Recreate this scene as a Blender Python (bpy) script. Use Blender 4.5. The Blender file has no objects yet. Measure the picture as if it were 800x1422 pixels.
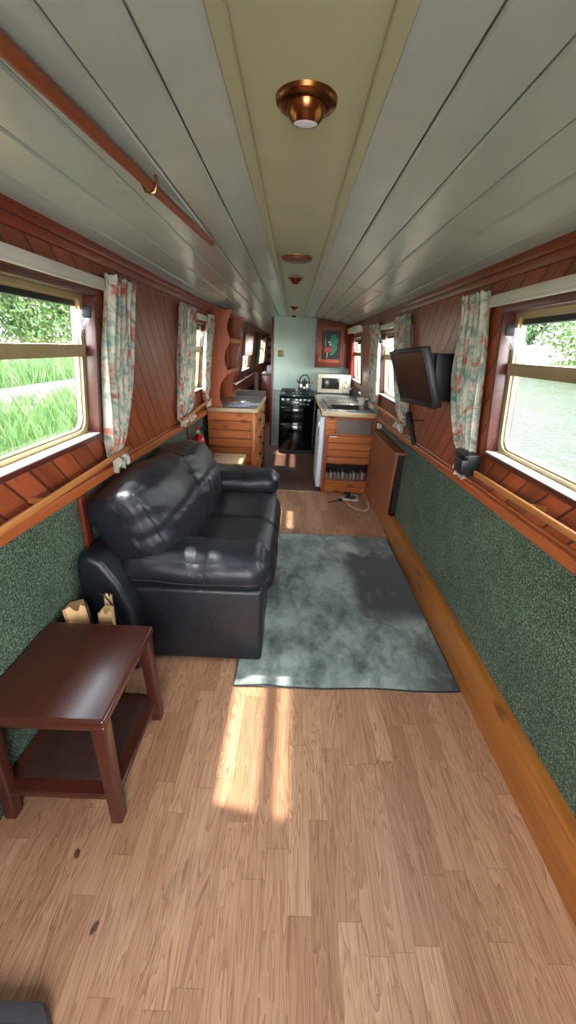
import bpy, bmesh, math, random
from mathutils import Vector, Matrix, noise
import numpy as np
random.seed(7)
sc = bpy.context.scene
COL = sc.collection
PI = math.pi

# ------------------------------------------------------------------ materials
def lin(h):
    h = h.lstrip('#'); r = []
    for i in (0, 2, 4):
        c = int(h[i:i+2], 16)/255.
        r.append(c/12.92 if c <= .04045 else ((c+.055)/1.055)**2.4)
    return (r[0], r[1], r[2], 1.)

def new_mat(name):
    m = bpy.data.materials.new(name); m.use_nodes = True
    nt = m.node_tree
    return m, nt, nt.nodes['Principled BSDF']

def nd(nt, t, **k):
    n = nt.nodes.new(t)
    for a, b in k.items():
        setattr(n, a, b)
    return n

def put(nt, sock, v):
    if isinstance(v, bpy.types.NodeSocket): nt.links.new(v, sock)
    else: sock.default_value = v

def mth(nt, op, a, b=None, c=None, clamp=False):
    n = nd(nt, 'ShaderNodeMath', operation=op); n.use_clamp = clamp
    put(nt, n.inputs[0], a)
    if b is not None: put(nt, n.inputs[1], b)
    if c is not None: put(nt, n.inputs[2], c)
    return n.outputs[0]

def mix(nt, f, a, b, mode='MIX'):
    n = nd(nt, 'ShaderNodeMix', data_type='RGBA', blend_type=mode)
    put(nt, n.inputs[0], f); put(nt, n.inputs[6], a); put(nt, n.inputs[7], b)
    return n.outputs[2]

def ramp(nt, f, stops, interp='LINEAR'):
    n = nd(nt, 'ShaderNodeValToRGB'); cr = n.color_ramp; cr.interpolation = interp
    while len(cr.elements) < len(stops): cr.elements.new(.5)
    for e, (p, c) in zip(cr.elements, stops):
        e.position = p; e.color = c if len(c) == 4 else (*c, 1)
    put(nt, n.inputs[0], f)
    return n.outputs[0]

def coords(nt, world=False, scale=(1, 1, 1)):
    s = nd(nt, 'ShaderNodeNewGeometry').outputs['Position'] if world else nd(nt, 'ShaderNodeTexCoord').outputs['Object']
    mp = nd(nt, 'ShaderNodeMapping'); mp.inputs['Scale'].default_value = scale
    nt.links.new(s, mp.inputs[0])
    return mp.outputs[0]

def noise_tex(nt, vec, scale, detail=3, rough=.5, dist=0.):
    n = nd(nt, 'ShaderNodeTexNoise')
    nt.links.new(vec, n.inputs['Vector'])
    n.inputs['Scale'].default_value = scale; n.inputs['Detail'].default_value = detail
    n.inputs['Roughness'].default_value = rough; n.inputs['Distortion'].default_value = dist
    return n.outputs[0]

def bump(nt, b, h, strength=.3, dist=.01):
    n = nd(nt, 'ShaderNodeBump'); n.inputs['Strength'].default_value = strength; n.inputs['Distance'].default_value = dist
    nt.links.new(h, n.inputs['Height']); nt.links.new(n.outputs[0], b.inputs['Normal'])

def plain(name, h, rough=.5, metal=0., var=.12, sc_=25., bmp=0., coat=0., spec=.5):
    m, nt, b = new_mat(name)
    v = coords(nt)
    c = lin(h)
    f = noise_tex(nt, v, sc_, 4)
    d = tuple(x*(1-var) for x in c[:3])+(1,); l = tuple(min(1, x*(1+var)) for x in c[:3])+(1,)
    nt.links.new(ramp(nt, f, [(.3, d), (.7, l)]), b.inputs['Base Color'])
    b.inputs['Roughness'].default_value = rough; b.inputs['Metallic'].default_value = metal
    b.inputs['Coat Weight'].default_value = coat; b.inputs['Specular IOR Level'].default_value = spec
    if bmp: bump(nt, b, noise_tex(nt, v, sc_*3, 3), bmp, .004)
    return m

def wood(name, h1, h2, axis='y', rough=.4, knots=0., fine=1., coat=.0, island=.25, world=False):
    """grain runs along `axis`"""
    m, nt, b = new_mat(name)
    s = {'x': (1.6, 22, 22), 'y': (22, 1.6, 22), 'z': (22, 22, 1.6)}[axis]
    s = tuple(q*fine for q in s)
    v = coords(nt, world, s)
    isl = nd(nt, 'ShaderNodeNewGeometry').outputs['Random Per Island']
    va = nd(nt, 'ShaderNodeVectorMath', operation='ADD'); nt.links.new(v, va.inputs[0])
    cmb = nd(nt, 'ShaderNodeCombineXYZ'); put(nt, cmb.inputs[0], mth(nt, 'MULTIPLY', isl, 31.)); put(nt, cmb.inputs[1], mth(nt, 'MULTIPLY', isl, 17.)); put(nt, cmb.inputs[2], mth(nt, 'MULTIPLY', isl, 23.))
    nt.links.new(cmb.outputs[0], va.inputs[1]); v = va.outputs[0]
    f1 = noise_tex(nt, v, 1., 5, .6, 1.2)
    f2 = noise_tex(nt, v, 3.5, 3, .6, .3)
    f = mth(nt, 'ADD', mth(nt, 'MULTIPLY', f1, .7), mth(nt, 'MULTIPLY', f2, .3))
    col = ramp(nt, f, [(.3, lin(h1)), (.68, lin(h2))])
    if island:
        hv = nd(nt, 'ShaderNodeHueSaturation'); nt.links.new(col, hv.inputs['Color'])
        put(nt, hv.inputs['Value'], mth(nt, 'ADD', mth(nt, 'MULTIPLY', isl, island*1.6), 1-island*.8)); col = hv.outputs[0]
    if knots:
        ks = {'x': (4.2, 9, 9), 'y': (9, 4.2, 9), 'z': (9, 9, 4.2)}[axis]
        kv = coords(nt, world, ks)
        vo = nd(nt, 'ShaderNodeTexVoronoi', feature='F1'); nt.links.new(kv, vo.inputs['Vector']); vo.inputs['Scale'].default_value = 1.
        k = ramp(nt, vo.outputs['Distance'], [(.0, (1, 1, 1)), (.09*knots, (.8, .8, .8)), (.2*knots, (0, 0, 0))])
        d = tuple(x*.28 for x in lin(h1)[:3])+(1,)
        col = mix(nt, mth(nt, 'MULTIPLY', k, .85), col, d)
    nt.links.new(col, b.inputs['Base Color'])
    b.inputs['Roughness'].default_value = rough; b.inputs['Coat Weight'].default_value = coat; b.inputs['Coat Roughness'].default_value = .2
    bump(nt, b, f, .08, .003)
    return m

def mat_laminate(name, stops, w=.068, L=.5, rough=.33, spots=True):
    m, nt, b = new_mat(name)
    sp = nd(nt, 'ShaderNodeSeparateXYZ'); nt.links.new(nd(nt, 'ShaderNodeNewGeometry').outputs['Position'], sp.inputs[0])
    X, Y = sp.outputs[0], sp.outputs[1]
    xs = mth(nt, 'DIVIDE', mth(nt, 'ADD', X, 20.013), w); c = mth(nt, 'FLOOR', xs)
    w1 = nd(nt, 'ShaderNodeTexWhiteNoise', noise_dimensions='1D'); nt.links.new(c, w1.inputs['W'])
    ys = mth(nt, 'ADD', mth(nt, 'DIVIDE', mth(nt, 'ADD', Y, 20.), L), mth(nt, 'MULTIPLY', w1.outputs[0], 9.)); r = mth(nt, 'FLOOR', ys)
    idv = nd(nt, 'ShaderNodeCombineXYZ'); nt.links.new(c, idv.inputs[0]); nt.links.new(r, idv.inputs[1])
    w2 = nd(nt, 'ShaderNodeTexWhiteNoise', noise_dimensions='3D'); nt.links.new(idv.outputs[0], w2.inputs['Vector'])
    rnd = w2.outputs['Value']
    gv = nd(nt, 'ShaderNodeCombineXYZ')
    put(nt, gv.inputs[0], mth(nt, 'ADD', mth(nt, 'MULTIPLY', X, 21.), mth(nt, 'MULTIPLY', rnd, 40.)))
    put(nt, gv.inputs[1], mth(nt, 'MULTIPLY', Y, 1.7)); put(nt, gv.inputs[2], mth(nt, 'MULTIPLY', rnd, 60.))
    g1 = noise_tex(nt, gv.outputs[0], 1., 3, .55, .8)
    rings = mth(nt, 'POWER', mth(nt, 'FRACT', mth(nt, 'MULTIPLY', g1, 11.)), 2.)
    g2v = nd(nt, 'ShaderNodeCombineXYZ'); put(nt, g2v.inputs[0], mth(nt, 'MULTIPLY', X, 260.)); put(nt, g2v.inputs[1], mth(nt, 'MULTIPLY', Y, 9.)); nt.links.new(rnd, g2v.inputs[2])
    g2 = noise_tex(nt, g2v.outputs[0], 1., 2)
    grain = mth(nt, 'ADD', mth(nt, 'MULTIPLY', rings, .6), mth(nt, 'MULTIPLY', g2, .4))
    base = ramp(nt, rnd, stops)
    dark = mix(nt, 1., base, (.42, .31, .24, 1), 'MULTIPLY')
    col = mix(nt, mth(nt, 'POWER', grain, 1.15), base, dark)
    ex = mth(nt, 'ABSOLUTE', mth(nt, 'SUBTRACT', mth(nt, 'FRACT', xs), .5))
    ey = mth(nt, 'ABSOLUTE', mth(nt, 'SUBTRACT', mth(nt, 'FRACT', ys), .5))
    e = mth(nt, 'MAXIMUM', mth(nt, 'GREATER_THAN', ex, .488), mth(nt, 'GREATER_THAN', ey, .4975))
    col = mix(nt, mth(nt, 'MULTIPLY', e, .35), col, (.12, .06, .03, 1))
    if spots:  # two dark knots and a long scuff in the boards
        for (px, py, rx, ry, ang, s) in ((-.60, .665, .010, .017, .3, .9), (-.47, .505, .009, .019, -.3, .9), (-.265, .62, .03, .09, -.5, .35), (-.20, .585, .006, .05, -.35, .5)):
            dx = mth(nt, 'SUBTRACT', X, px); dy = mth(nt, 'SUBTRACT', Y, py)
            ca, sa = math.cos(ang), math.sin(ang)
            ux = mth(nt, 'DIVIDE', mth(nt, 'ADD', mth(nt, 'MULTIPLY', dx, ca), mth(nt, 'MULTIPLY', dy, sa)), rx)
            uy = mth(nt, 'DIVIDE', mth(nt, 'SUBTRACT', mth(nt, 'MULTIPLY', dy, ca), mth(nt, 'MULTIPLY', dx, sa)), ry)
            d2 = mth(nt, 'ADD', mth(nt, 'MULTIPLY', ux, ux), mth(nt, 'MULTIPLY', uy, uy))
            k = mth(nt, 'MULTIPLY', mth(nt, 'SUBTRACT', 1., d2, clamp=True), s*1.6, clamp=True)
            k = mth(nt, 'MINIMUM', k, s)
            if s < .6: k = mth(nt, 'MULTIPLY', k, mth(nt, 'MULTIPLY', g2, 1.2))
            col = mix(nt, k, col, (.05, .022, .014, 1))
    nt.links.new(col, b.inputs['Base Color'])
    rn = noise_tex(nt, coords(nt, True), 4., 4)
    put(nt, b.inputs['Roughness'], mth(nt, 'ADD', mth(nt, 'MULTIPLY', rn, .16), rough-.08))
    bump(nt, b, mth(nt, 'SUBTRACT', mth(nt, 'MULTIPLY', grain, -.25), e), .12, .001)
    return m

def mat_diag(name, h1, h2):
    """tongue-and-groove boards laid diagonally on the cabin sides: groove runs down as Y grows"""
    m, nt, b = new_mat(name)
    sp = nd(nt, 'ShaderNodeSeparateXYZ'); nt.links.new(nd(nt, 'ShaderNodeNewGeometry').outputs['Position'], sp.inputs[0])
    Y, Z = sp.outputs[1], sp.outputs[2]
    d = mth(nt, 'DIVIDE', mth(nt, 'ADD', mth(nt, 'MULTIPLY', Y, .72), mth(nt, 'MULTIPLY', Z, .69)), .088)
    t = mth(nt, 'MULTIPLY', mth(nt, 'SUBTRACT', mth(nt, 'MULTIPLY', Y, .69), mth(nt, 'MULTIPLY', Z, .72)), 1.)
    i = mth(nt, 'FLOOR', d); f = mth(nt, 'FRACT', d)
    wn = nd(nt, 'ShaderNodeTexWhiteNoise', noise_dimensions='1D'); nt.links.new(i, wn.inputs['W'])
    rnd = wn.outputs[0]
    gv = nd(nt, 'ShaderNodeCombineXYZ'); put(nt, gv.inputs[0], mth(nt, 'MULTIPLY', d, 2.4)); put(nt, gv.inputs[1], mth(nt, 'MULTIPLY', t, 1.6)); put(nt, gv.inputs[2], mth(nt, 'MULTIPLY', rnd, 30.))
    g = noise_tex(nt, gv.outputs[0], 1., 5, .6, 1.)
    col = ramp(nt, g, [(.3, lin(h1)), (.7, lin(h2))])
    hv = nd(nt, 'ShaderNodeHueSaturation'); nt.links.new(col, hv.inputs['Color']); put(nt, hv.inputs['Value'], mth(nt, 'ADD', mth(nt, 'MULTIPLY', rnd, .5), .75))
    col = hv.outputs[0]
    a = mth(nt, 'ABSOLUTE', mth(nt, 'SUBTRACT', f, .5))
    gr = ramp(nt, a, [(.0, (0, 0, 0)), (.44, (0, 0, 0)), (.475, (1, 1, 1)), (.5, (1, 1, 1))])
    col = mix(nt, mth(nt, 'MULTIPLY', gr, .75), col, (.02, .006, .004, 1))  # dark groove line puts the V-groove shade into the colour
    nt.links.new(col, b.inputs['Base Color'])
    b.inputs['Roughness'].default_value = .34; b.inputs['Coat Weight'].default_value = .25; b.inputs['Coat Roughness'].default_value = .25
    bump(nt, b, mth(nt, 'SUBTRACT', mth(nt, 'MULTIPLY', g, .06), gr), .9, .006)
    return m

def mat_carpet(name, c1, c2, c3):
    m, nt, b = new_mat(name)
    v = coords(nt, True)
    f = noise_tex(nt, v, 170., 2, .6); f2 = noise_tex(nt, v, 5., 4, .55)
    col = ramp(nt, f, [(.34, lin(c1)), (.5, lin(c2)), (.66, lin(c3))])
    col = mix(nt, mth(nt, 'MULTIPLY', ramp(nt, f2, [(.35, (0, 0, 0)), (.65, (1, 1, 1))]), .3), col, lin(c1))
    nt.links.new(col, b.inputs['Base Color']); b.inputs['Roughness'].default_value = .95
    b.inputs['Sheen Weight'].default_value = .08; b.inputs['Specular IOR Level'].default_value = .15
    bump(nt, b, f, .7, .006)
    return m

def mat_rug(name):
    m, nt, b = new_mat(name)
    v = coords(nt, True)
    n1 = noise_tex(nt, v, 2.6, 7, .62, .35); n2 = noise_tex(nt, coords(nt, True, (1.6, .9, 1)), 6., 6, .65, .8); n3 = noise_tex(nt, v, 260., 2)
    sp = nd(nt, 'ShaderNodeSeparateXYZ'); nt.links.new(nd(nt, 'ShaderNodeNewGeometry').outputs['Position'], sp.inputs[0])
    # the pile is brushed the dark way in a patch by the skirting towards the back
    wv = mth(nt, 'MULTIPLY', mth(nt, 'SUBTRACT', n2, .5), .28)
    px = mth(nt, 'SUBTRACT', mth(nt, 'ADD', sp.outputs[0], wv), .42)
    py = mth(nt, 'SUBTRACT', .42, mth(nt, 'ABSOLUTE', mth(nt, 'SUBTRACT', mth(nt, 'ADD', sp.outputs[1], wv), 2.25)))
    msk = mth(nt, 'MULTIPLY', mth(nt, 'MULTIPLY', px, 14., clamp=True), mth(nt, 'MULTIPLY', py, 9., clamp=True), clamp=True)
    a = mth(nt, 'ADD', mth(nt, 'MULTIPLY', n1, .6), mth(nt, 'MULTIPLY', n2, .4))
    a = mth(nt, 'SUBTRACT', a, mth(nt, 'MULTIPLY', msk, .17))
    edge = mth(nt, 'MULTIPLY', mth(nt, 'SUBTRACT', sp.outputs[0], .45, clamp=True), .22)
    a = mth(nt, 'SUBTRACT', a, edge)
    col = ramp(nt, a, [(.30, lin('#272e2a')), (.40, lin('#535e57')), (.48, lin('#808c84')), (.58, lin('#a9b4ac'))])
    col = mix(nt, mth(nt, 'MULTIPLY', n3, .25), col, lin('#4a544f'))
    nt.links.new(col, b.inputs['Base Color']); b.inputs['Roughness'].default_value = .9
    b.inputs['Sheen Weight'].default_value = .3; b.inputs['Specular IOR Level'].default_value = .2
    bump(nt, b, mth(nt, 'ADD', n3, n2), .4, .004)
    return m

def mat_leather(name):
    m, nt, b = new_mat(name)
    v = coords(nt)
    n = noise_tex(nt, v, 9., 4, .55, .6)
    nt.links.new(ramp(nt, n, [(.3, lin('#12151b')), (.7, lin('#1a1e27'))]), b.inputs['Base Color'])
    vo = nd(nt, 'ShaderNodeTexVoronoi', feature='DISTANCE_TO_EDGE'); nt.links.new(v, vo.inputs['Vector']); vo.inputs['Scale'].default_value = 190.
    cr = noise_tex(nt, coords(nt, False, (1, 1, 1)), 11., 3, .5, 1.6)
    h = mth(nt, 'ADD', mth(nt, 'MULTIPLY', mth(nt, 'MINIMUM', vo.outputs['Distance'], .12), .25), mth(nt, 'MULTIPLY', cr, .9))
    put(nt, b.inputs['Roughness'], mth(nt, 'ADD', mth(nt, 'MULTIPLY', n, .16), .34))
    b.inputs['Specular IOR Level'].default_value = .55
    bump(nt, b, h, .3, .012)
    return m

def mat_curtain(name, dim=1.):
    m, nt, b = new_mat(name)
    v = coords(nt, False, (1, 1, 1)); 
    w = nd(nt, 'ShaderNodeVectorMath', operation='MULTIPLY'); nt.links.new(v, w.inputs[0]); w.inputs[1].default_value = (.4, 1.9, 1.)
    n1 = noise_tex(nt, w.outputs[0], 13., 3, .5, .7); n2 = noise_tex(nt, w.outputs[0], 15., 4, .6, 1.2); n3 = noise_tex(nt, w.outputs[0], 40., 2)
    col = ramp(nt, n2, [(.3, lin('#ddd5c4')), (.46, lin('#cfcdbb')), (.55, lin('#a3b4a4')), (.66, lin('#6f918a')), (.8, lin('#54797a'))])
    k = ramp(nt, n1, [(.53, (0, 0, 0)), (.62, (.9, .9, .9))])
    red = ramp(nt, n3, [(.35, lin('#a84f42')), (.65, lin('#d98d78'))])
    col = mix(nt, k, col, red)
    nt.links.new(col, b.inputs['Base Color']); b.inputs['Roughness'].default_value = .9; b.inputs['Specular IOR Level'].default_value = .1
    tr = nd(nt, 'ShaderNodeBsdfTranslucent'); nt.links.new(col, tr.inputs[0])
    mx = nd(nt, 'ShaderNodeMixShader'); mx.inputs[0].default_value = .24
    nt.links.new(b.outputs[0], mx.inputs[1]); nt.links.new(tr.outputs[0], mx.inputs[2])
    nt.links.new(mx.outputs[0], nt.nodes['Material Output'].inputs[0])
    return m

def mat_sheer(name, h, tl=.5):
    m, nt, b = new_mat(name)
    v = coords(nt); n = noise_tex(nt, v, 30., 3)
    c = lin(h); col = ramp(nt, n, [(.3, tuple(x*.85 for x in c[:3])), (.7, c)])
    nt.links.new(col, b.inputs['Base Color']); b.inputs['Roughness'].default_value = .9
    tr = nd(nt, 'ShaderNodeBsdfTranslucent'); nt.links.new(col, tr.inputs[0])
    mx = nd(nt, 'ShaderNodeMixShader'); mx.inputs[0].default_value = tl
    nt.links.new(b.outputs[0], mx.inputs[1]); nt.links.new(tr.outputs[0], mx.inputs[2])
    nt.links.new(mx.outputs[0], nt.nodes['Material Output'].inputs[0])
    return m

def mat_glass(name, tint=(.96, .98, .97), refl=.06):
    m, nt, b = new_mat(name)
    t = nd(nt, 'ShaderNodeBsdfTransparent'); t.inputs[0].default_value = (*tint, 1)
    g = nd(nt, 'ShaderNodeBsdfGlossy'); g.inputs['Roughness'].default_value = .02
    lw = nd(nt, 'ShaderNodeLayerWeight'); lw.inputs[0].default_value = .5
    mx = nd(nt, 'ShaderNodeMixShader'); put(nt, mx.inputs[0], mth(nt, 'ADD', mth(nt, 'MULTIPLY', mth(nt, 'POWER', lw.outputs['Facing'], 5.), .6), refl*.5))
    nt.links.new(t.outputs[0], mx.inputs[1]); nt.links.new(g.outputs[0], mx.inputs[2])
    nt.links.new(mx.outputs[0], nt.nodes['Material Output'].inputs[0])
    return m

def mat_water(name):
    m, nt, b = new_mat(name)
    v = coords(nt, True, (1., .5, 1.))
    n = noise_tex(nt, v, 11., 4, .6, .5); n2 = noise_tex(nt, v, 1.1, 2)
    bp = nd(nt, 'ShaderNodeBump'); bp.inputs['Strength'].default_value = .6; bp.inputs['Distance'].default_value = .06
    nt.links.new(mth(nt, 'ADD', n, mth(nt, 'MULTIPLY', n2, .7)), bp.inputs['Height'])
    df = nd(nt, 'ShaderNodeBsdfDiffuse'); df.inputs[0].default_value = lin('#2c3026')
    gl = nd(nt, 'ShaderNodeBsdfGlossy'); gl.inputs[0].default_value = (.36, .36, .36, 1); gl.inputs['Roughness'].default_value = .03
    fr = nd(nt, 'ShaderNodeFresnel'); fr.inputs[0].default_value = 1.33
    for q in (df, gl, fr): nt.links.new(bp.outputs[0], q.inputs['Normal'])
    mx = nd(nt, 'ShaderNodeMixShader'); nt.links.new(fr.outputs[0], mx.inputs[0]); nt.links.new(df.outputs[0], mx.inputs[1]); nt.links.new(gl.outputs[0], mx.inputs[2])
    nt.links.new(mx.outputs[0], nt.nodes['Material Output'].inputs[0])
    return m

def mat_leaf(name, stops, trans=.3):
    m, nt, b = new_mat(name)
    isl = nd(nt, 'ShaderNodeNewGeometry').outputs['Random Per Island']
    f = mth(nt, 'ADD', mth(nt, 'MULTIPLY', isl, .7), mth(nt, 'MULTIPLY', noise_tex(nt, coords(nt, True), 1.2, 3), .3))
    col = ramp(nt, f, [(p, lin(c)) for p, c in stops])
    nt.links.new(col, b.inputs['Base Color']); b.inputs['Roughness'].default_value = .55
    tr = nd(nt, 'ShaderNodeBsdfTranslucent'); nt.links.new(col, tr.inputs[0])
    mx = nd(nt, 'ShaderNodeMixShader'); mx.inputs[0].default_value = trans
    nt.links.new(b.outputs[0], mx.inputs[1]); nt.links.new(tr.outputs[0], mx.inputs[2])
    nt.links.new(mx.outputs[0], nt.nodes['Material Output'].inputs[0])
    return m

def mat_tiles(name, h, gh, axis=('X', 'Z'), size=.15):
    m, nt, b = new_mat(name)
    sp = nd(nt, 'ShaderNodeSeparateXYZ'); nt.links.new(nd(nt, 'ShaderNodeNewGeometry').outputs['Position'], sp.inputs[0])
    a = mth(nt, 'FRACT', mth(nt, 'DIVIDE', mth(nt, 'ADD', sp.outputs[axis[0]], 10.03), size)); c = mth(nt, 'FRACT', mth(nt, 'DIVIDE', mth(nt, 'ADD', sp.outputs[axis[1]], 10.11), size))
    e = mth(nt, 'MAXIMUM', mth(nt, 'GREATER_THAN', mth(nt, 'ABSOLUTE', mth(nt, 'SUBTRACT', a, .5)), .482), mth(nt, 'GREATER_THAN', mth(nt, 'ABSOLUTE', mth(nt, 'SUBTRACT', c, .5)), .482))
    n = noise_tex(nt, coords(nt, True), 9., 3)
    col = ramp(nt, n, [(.3, tuple(x*.9 for x in lin(h)[:3])), (.7, lin(h))])
    nt.links.new(mix(nt, e, col, lin(gh)), b.inputs['Base Color']); b.inputs['Roughness'].default_value = .25
    bump(nt, b, mth(nt, 'SUBTRACT', 1., e), .3, .003)
    return m

def mat_ground(name, c1, c2, scale=8.):
    m, nt, b = new_mat(name)
    n = noise_tex(nt, coords(nt, True), scale, 5, .65)
    nt.links.new(ramp(nt, n, [(.3, lin(c1)), (.7, lin(c2))]), b.inputs['Base Color']); b.inputs['Roughness'].default_value = .95
    bump(nt, b, n, .5, .03)
    return m

M = {}
M['floor'] = mat_laminate('oak laminate', [(0, lin('#aa7e61')), (.35, lin('#b88d6e')), (.7, lin('#c69b7b')), (1, lin('#b08465'))])
M['floor_k'] = mat_laminate('dark wood vinyl', [(0, lin('#54392c')), (.5, lin('#684a3b')), (1, lin('#765647'))], .10, .8, .38, False)
M['floor_p'] = mat_laminate('passage floor', [(0, lin('#7d5f4c')), (1, lin('#94735d'))], .10, .8, .4, False)
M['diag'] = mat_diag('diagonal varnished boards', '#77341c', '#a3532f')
M['carpet'] = mat_carpet('green wall carpet', '#233024', '#41533f', '#74876e')
M['rug'] = mat_rug('green grey rug')
M['leather'] = mat_leather('black leather')
M['thread'] = plain('leather piping', '#1c1f26', .45, 0, .1)
M['curtain'] = mat_curtain('floral curtain')
M['hem'] = mat_curtain('pale floral hem'); M['sheer'] = mat_sheer('white lace', '#e9e4da', .45)
M['net'] = mat_sheer('pale net curtain', '#eedfdc', .75)
M['redcur'] = mat_sheer('red curtain', '#8e2b2b', .4)
M['glass'] = mat_glass('window glass')
M['tinted'] = mat_glass('smoked glass', (.35, .36, .38), .09)
M['ceil'] = plain('sage gloss ceiling paint', '#a9b1a6', .22, 0, .05, 6.)
M['ceilc'] = plain('olive ceiling panel paint', '#9b9878', .36, 0, .05, 5.)
M['sagewall'] = plain('pale sage wall paint', '#a9b9ac', .45, 0, .06, 6.)
M['mahog'] = wood('red mahogany trim', '#5c2114', '#82381f', 'y', .33, 0, 1, .3)
M['mahogz'] = wood('red mahogany upright', '#5c2114', '#7e351f', 'z', .33, 0, 1, .3)
M['mahogx'] = wood('red mahogany cross', '#541c12', '#78301d', 'x', .33, 0, 1, .3)
M['liner'] = wood('dark window lining', '#3d1713', '#57241c', 'y', .35, 0, 1, .3)
M['pine'] = wood('honey pine along', '#a05a28', '#bd743a', 'y', .42, .9, .8, .1)
M['pinex'] = wood('honey pine across', '#96481c', '#b8692e', 'x', .42, 1.1, .8, .1)
M['pinez'] = wood('orange pine upright', '#7a2f0f', '#a44f1c', 'z', .52, .9, .8, .0)
M['skirt'] = wood('orange pine skirting', '#8c5223', '#b4702f', 'y', .4, 1.25, .8, .1)
M['railw'] = wood('orange rail', '#8f4624', '#b0602f', 'y', .35, 0, 1, .3)
M['polew'] = wood('pole wood', '#6b3218', '#8c4726', 'y', .4)
M['rodw'] = wood('light rod', '#a3642f', '#bf8044', 'y', .4)
M['table'] = wood('dark mahogany table', '#34170f', '#542519', 'y', .3, 0, 1, .4)
M['tablex'] = wood('dark mahogany table rails', '#3a1a13', '#55261b', 'x', .33, 0, 1, .3)
M['tablez'] = wood('dark mahogany table legs', '#3c1b14', '#57271c', 'z', .33, 0, 1, .3)
M['tleather'] = plain('dark inset shelf', '#352019', .5, 0, .25, 14.)
M['leaf'] = wood('table flap wood', '#7a4429', '#925538', 'z', .4)
M['brass'] = plain('aged brass', '#9a6f43', .3, 1., .15, 20.)
M['frame'] = plain('gold anodised frame', '#a8946c', .38, .45, .06, 20.)
M['copper'] = plain('copper brass lamp', '#8c5a33', .26, 1., .12, 15.)
M['brown'] = plain('brown vent', '#6b4434', .4, .2, .1)
M['lens'] = plain('lamp lens', '#e4e6ea', .25, .0, .05)  # whitened so the colour carries the floor's reflection
M['steel'] = plain('stainless steel', '#c5c8c9', .22, 1., .06, 30.)
M['chrome'] = plain('chrome', '#dfe2e4', .1, 1., .02)
M['black'] = plain('black plastic', '#141416', .42, 0, .15)
M['blackm'] = plain('black metal', '#17181a', .5, .3, .2)
M['screen'] = plain('screen glass', '#24211f', .16, 0, .04)
M['enamel'] = plain('dark green enamel', '#0f2b25', .18, 0, .08, 10., 0, .3)
M['ovendoor'] = plain('black oven glass', '#0b0f0f', .1, 0, .08)
M['white'] = plain('white plastic', '#dcdad2', .4, 0, .04)
M['cream'] = plain('cream enamel', '#d9cdb2', .35, 0, .05)
M['pelmet'] = plain('white curtain track', '#d9d4c8', .4, 0, .06, 8.)
M['fridge'] = plain('white fridge door', '#d6d7e0', .3, 0, .03)
M['worktop'] = plain('grey glazed worktop', '#8b908b', .15, 0, .18, 40.)
M['tedge'] = plain('pale worktop edging', '#bba37e', .4, 0, .12, 20.)
M['paper'] = plain('white paper', '#dcdde6', .8, 0, .1, 40.)
M['paperb'] = plain('printed paper', '#b7bed4', .7, 0, .3, 45.)
M['red'] = plain('red cylinder paint', '#b3202c', .3, 0, .08)
M['label'] = plain('white blue label', '#d8dbe4', .5, 0, .2, 60.)
M['blue'] = plain('dark blue label', '#2b3a78', .5, 0, .2, 60.)
M['bluecloth'] = plain('blue cloth', '#6f8fb4', .8, 0, .2, 60., .3)
M['split'] = wood('split log', '#b98a58', '#dcb684', 'z', .8, 0, 1.4)
M['bark'] = plain('bark', '#3e3428', .9, 0, .5, 40., .8)
M['hard'] = plain('grey recess panel', '#6f6259', .5, 0, .08)
M['tray'] = plain('charcoal tray', '#3a383c', .55, 0, .15, 25., .2)
M['socket'] = plain('brass plate', '#8b7442', .35, .7, .1)
M['red_art'] = plain('painted red', '#a8322c', .6, 0, .25, 60.)
M['green_art'] = plain('painted green', '#2f7a56', .6, 0, .45, 50.)
M['dark_art'] = plain('painted dark ground', '#15171a', .5, 0, .3, 30.)
M['skin_art'] = plain('painted cream', '#c9b49a', .6, 0, .1)
M['tile'] = mat_tiles('grey tile', '#8e968f', '#6c716b')
M['tiler'] = mat_tiles('splashback tile', '#93a197', '#b7bdb4', ('Y', 'Z'), .15)
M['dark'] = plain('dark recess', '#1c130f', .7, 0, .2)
M['water'] = mat_water('canal water')
M['grassg'] = mat_ground('bank ground', '#3b4a20', '#5b6c30')
M['path'] = mat_ground('towpath gravel', '#85806f', '#a09a8b', 14.)
M['hull'] = plain('hull steel', '#20242a', .5, .2, .1)
M['leafa'] = mat_leaf('hedge leaf', [(0, '#2f4722'), (.5, '#49622f'), (1, '#748a4e')])
M['leafb'] = mat_leaf('tree leaf', [(0, '#2c4a2b'), (.5, '#44683c'), (1, '#6d8c56')])
M['blade'] = mat_leaf('grass blade', [(0, '#36502a'), (.5, '#4f6f3c'), (1, '#829a62')], .3)
M['trunk'] = plain('trunk bark', '#3f3226', .9, 0, .4, 12., .6)
M['boatw'] = plain('white boat paint', '#e4e6e6', .3, 0, .03)

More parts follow.
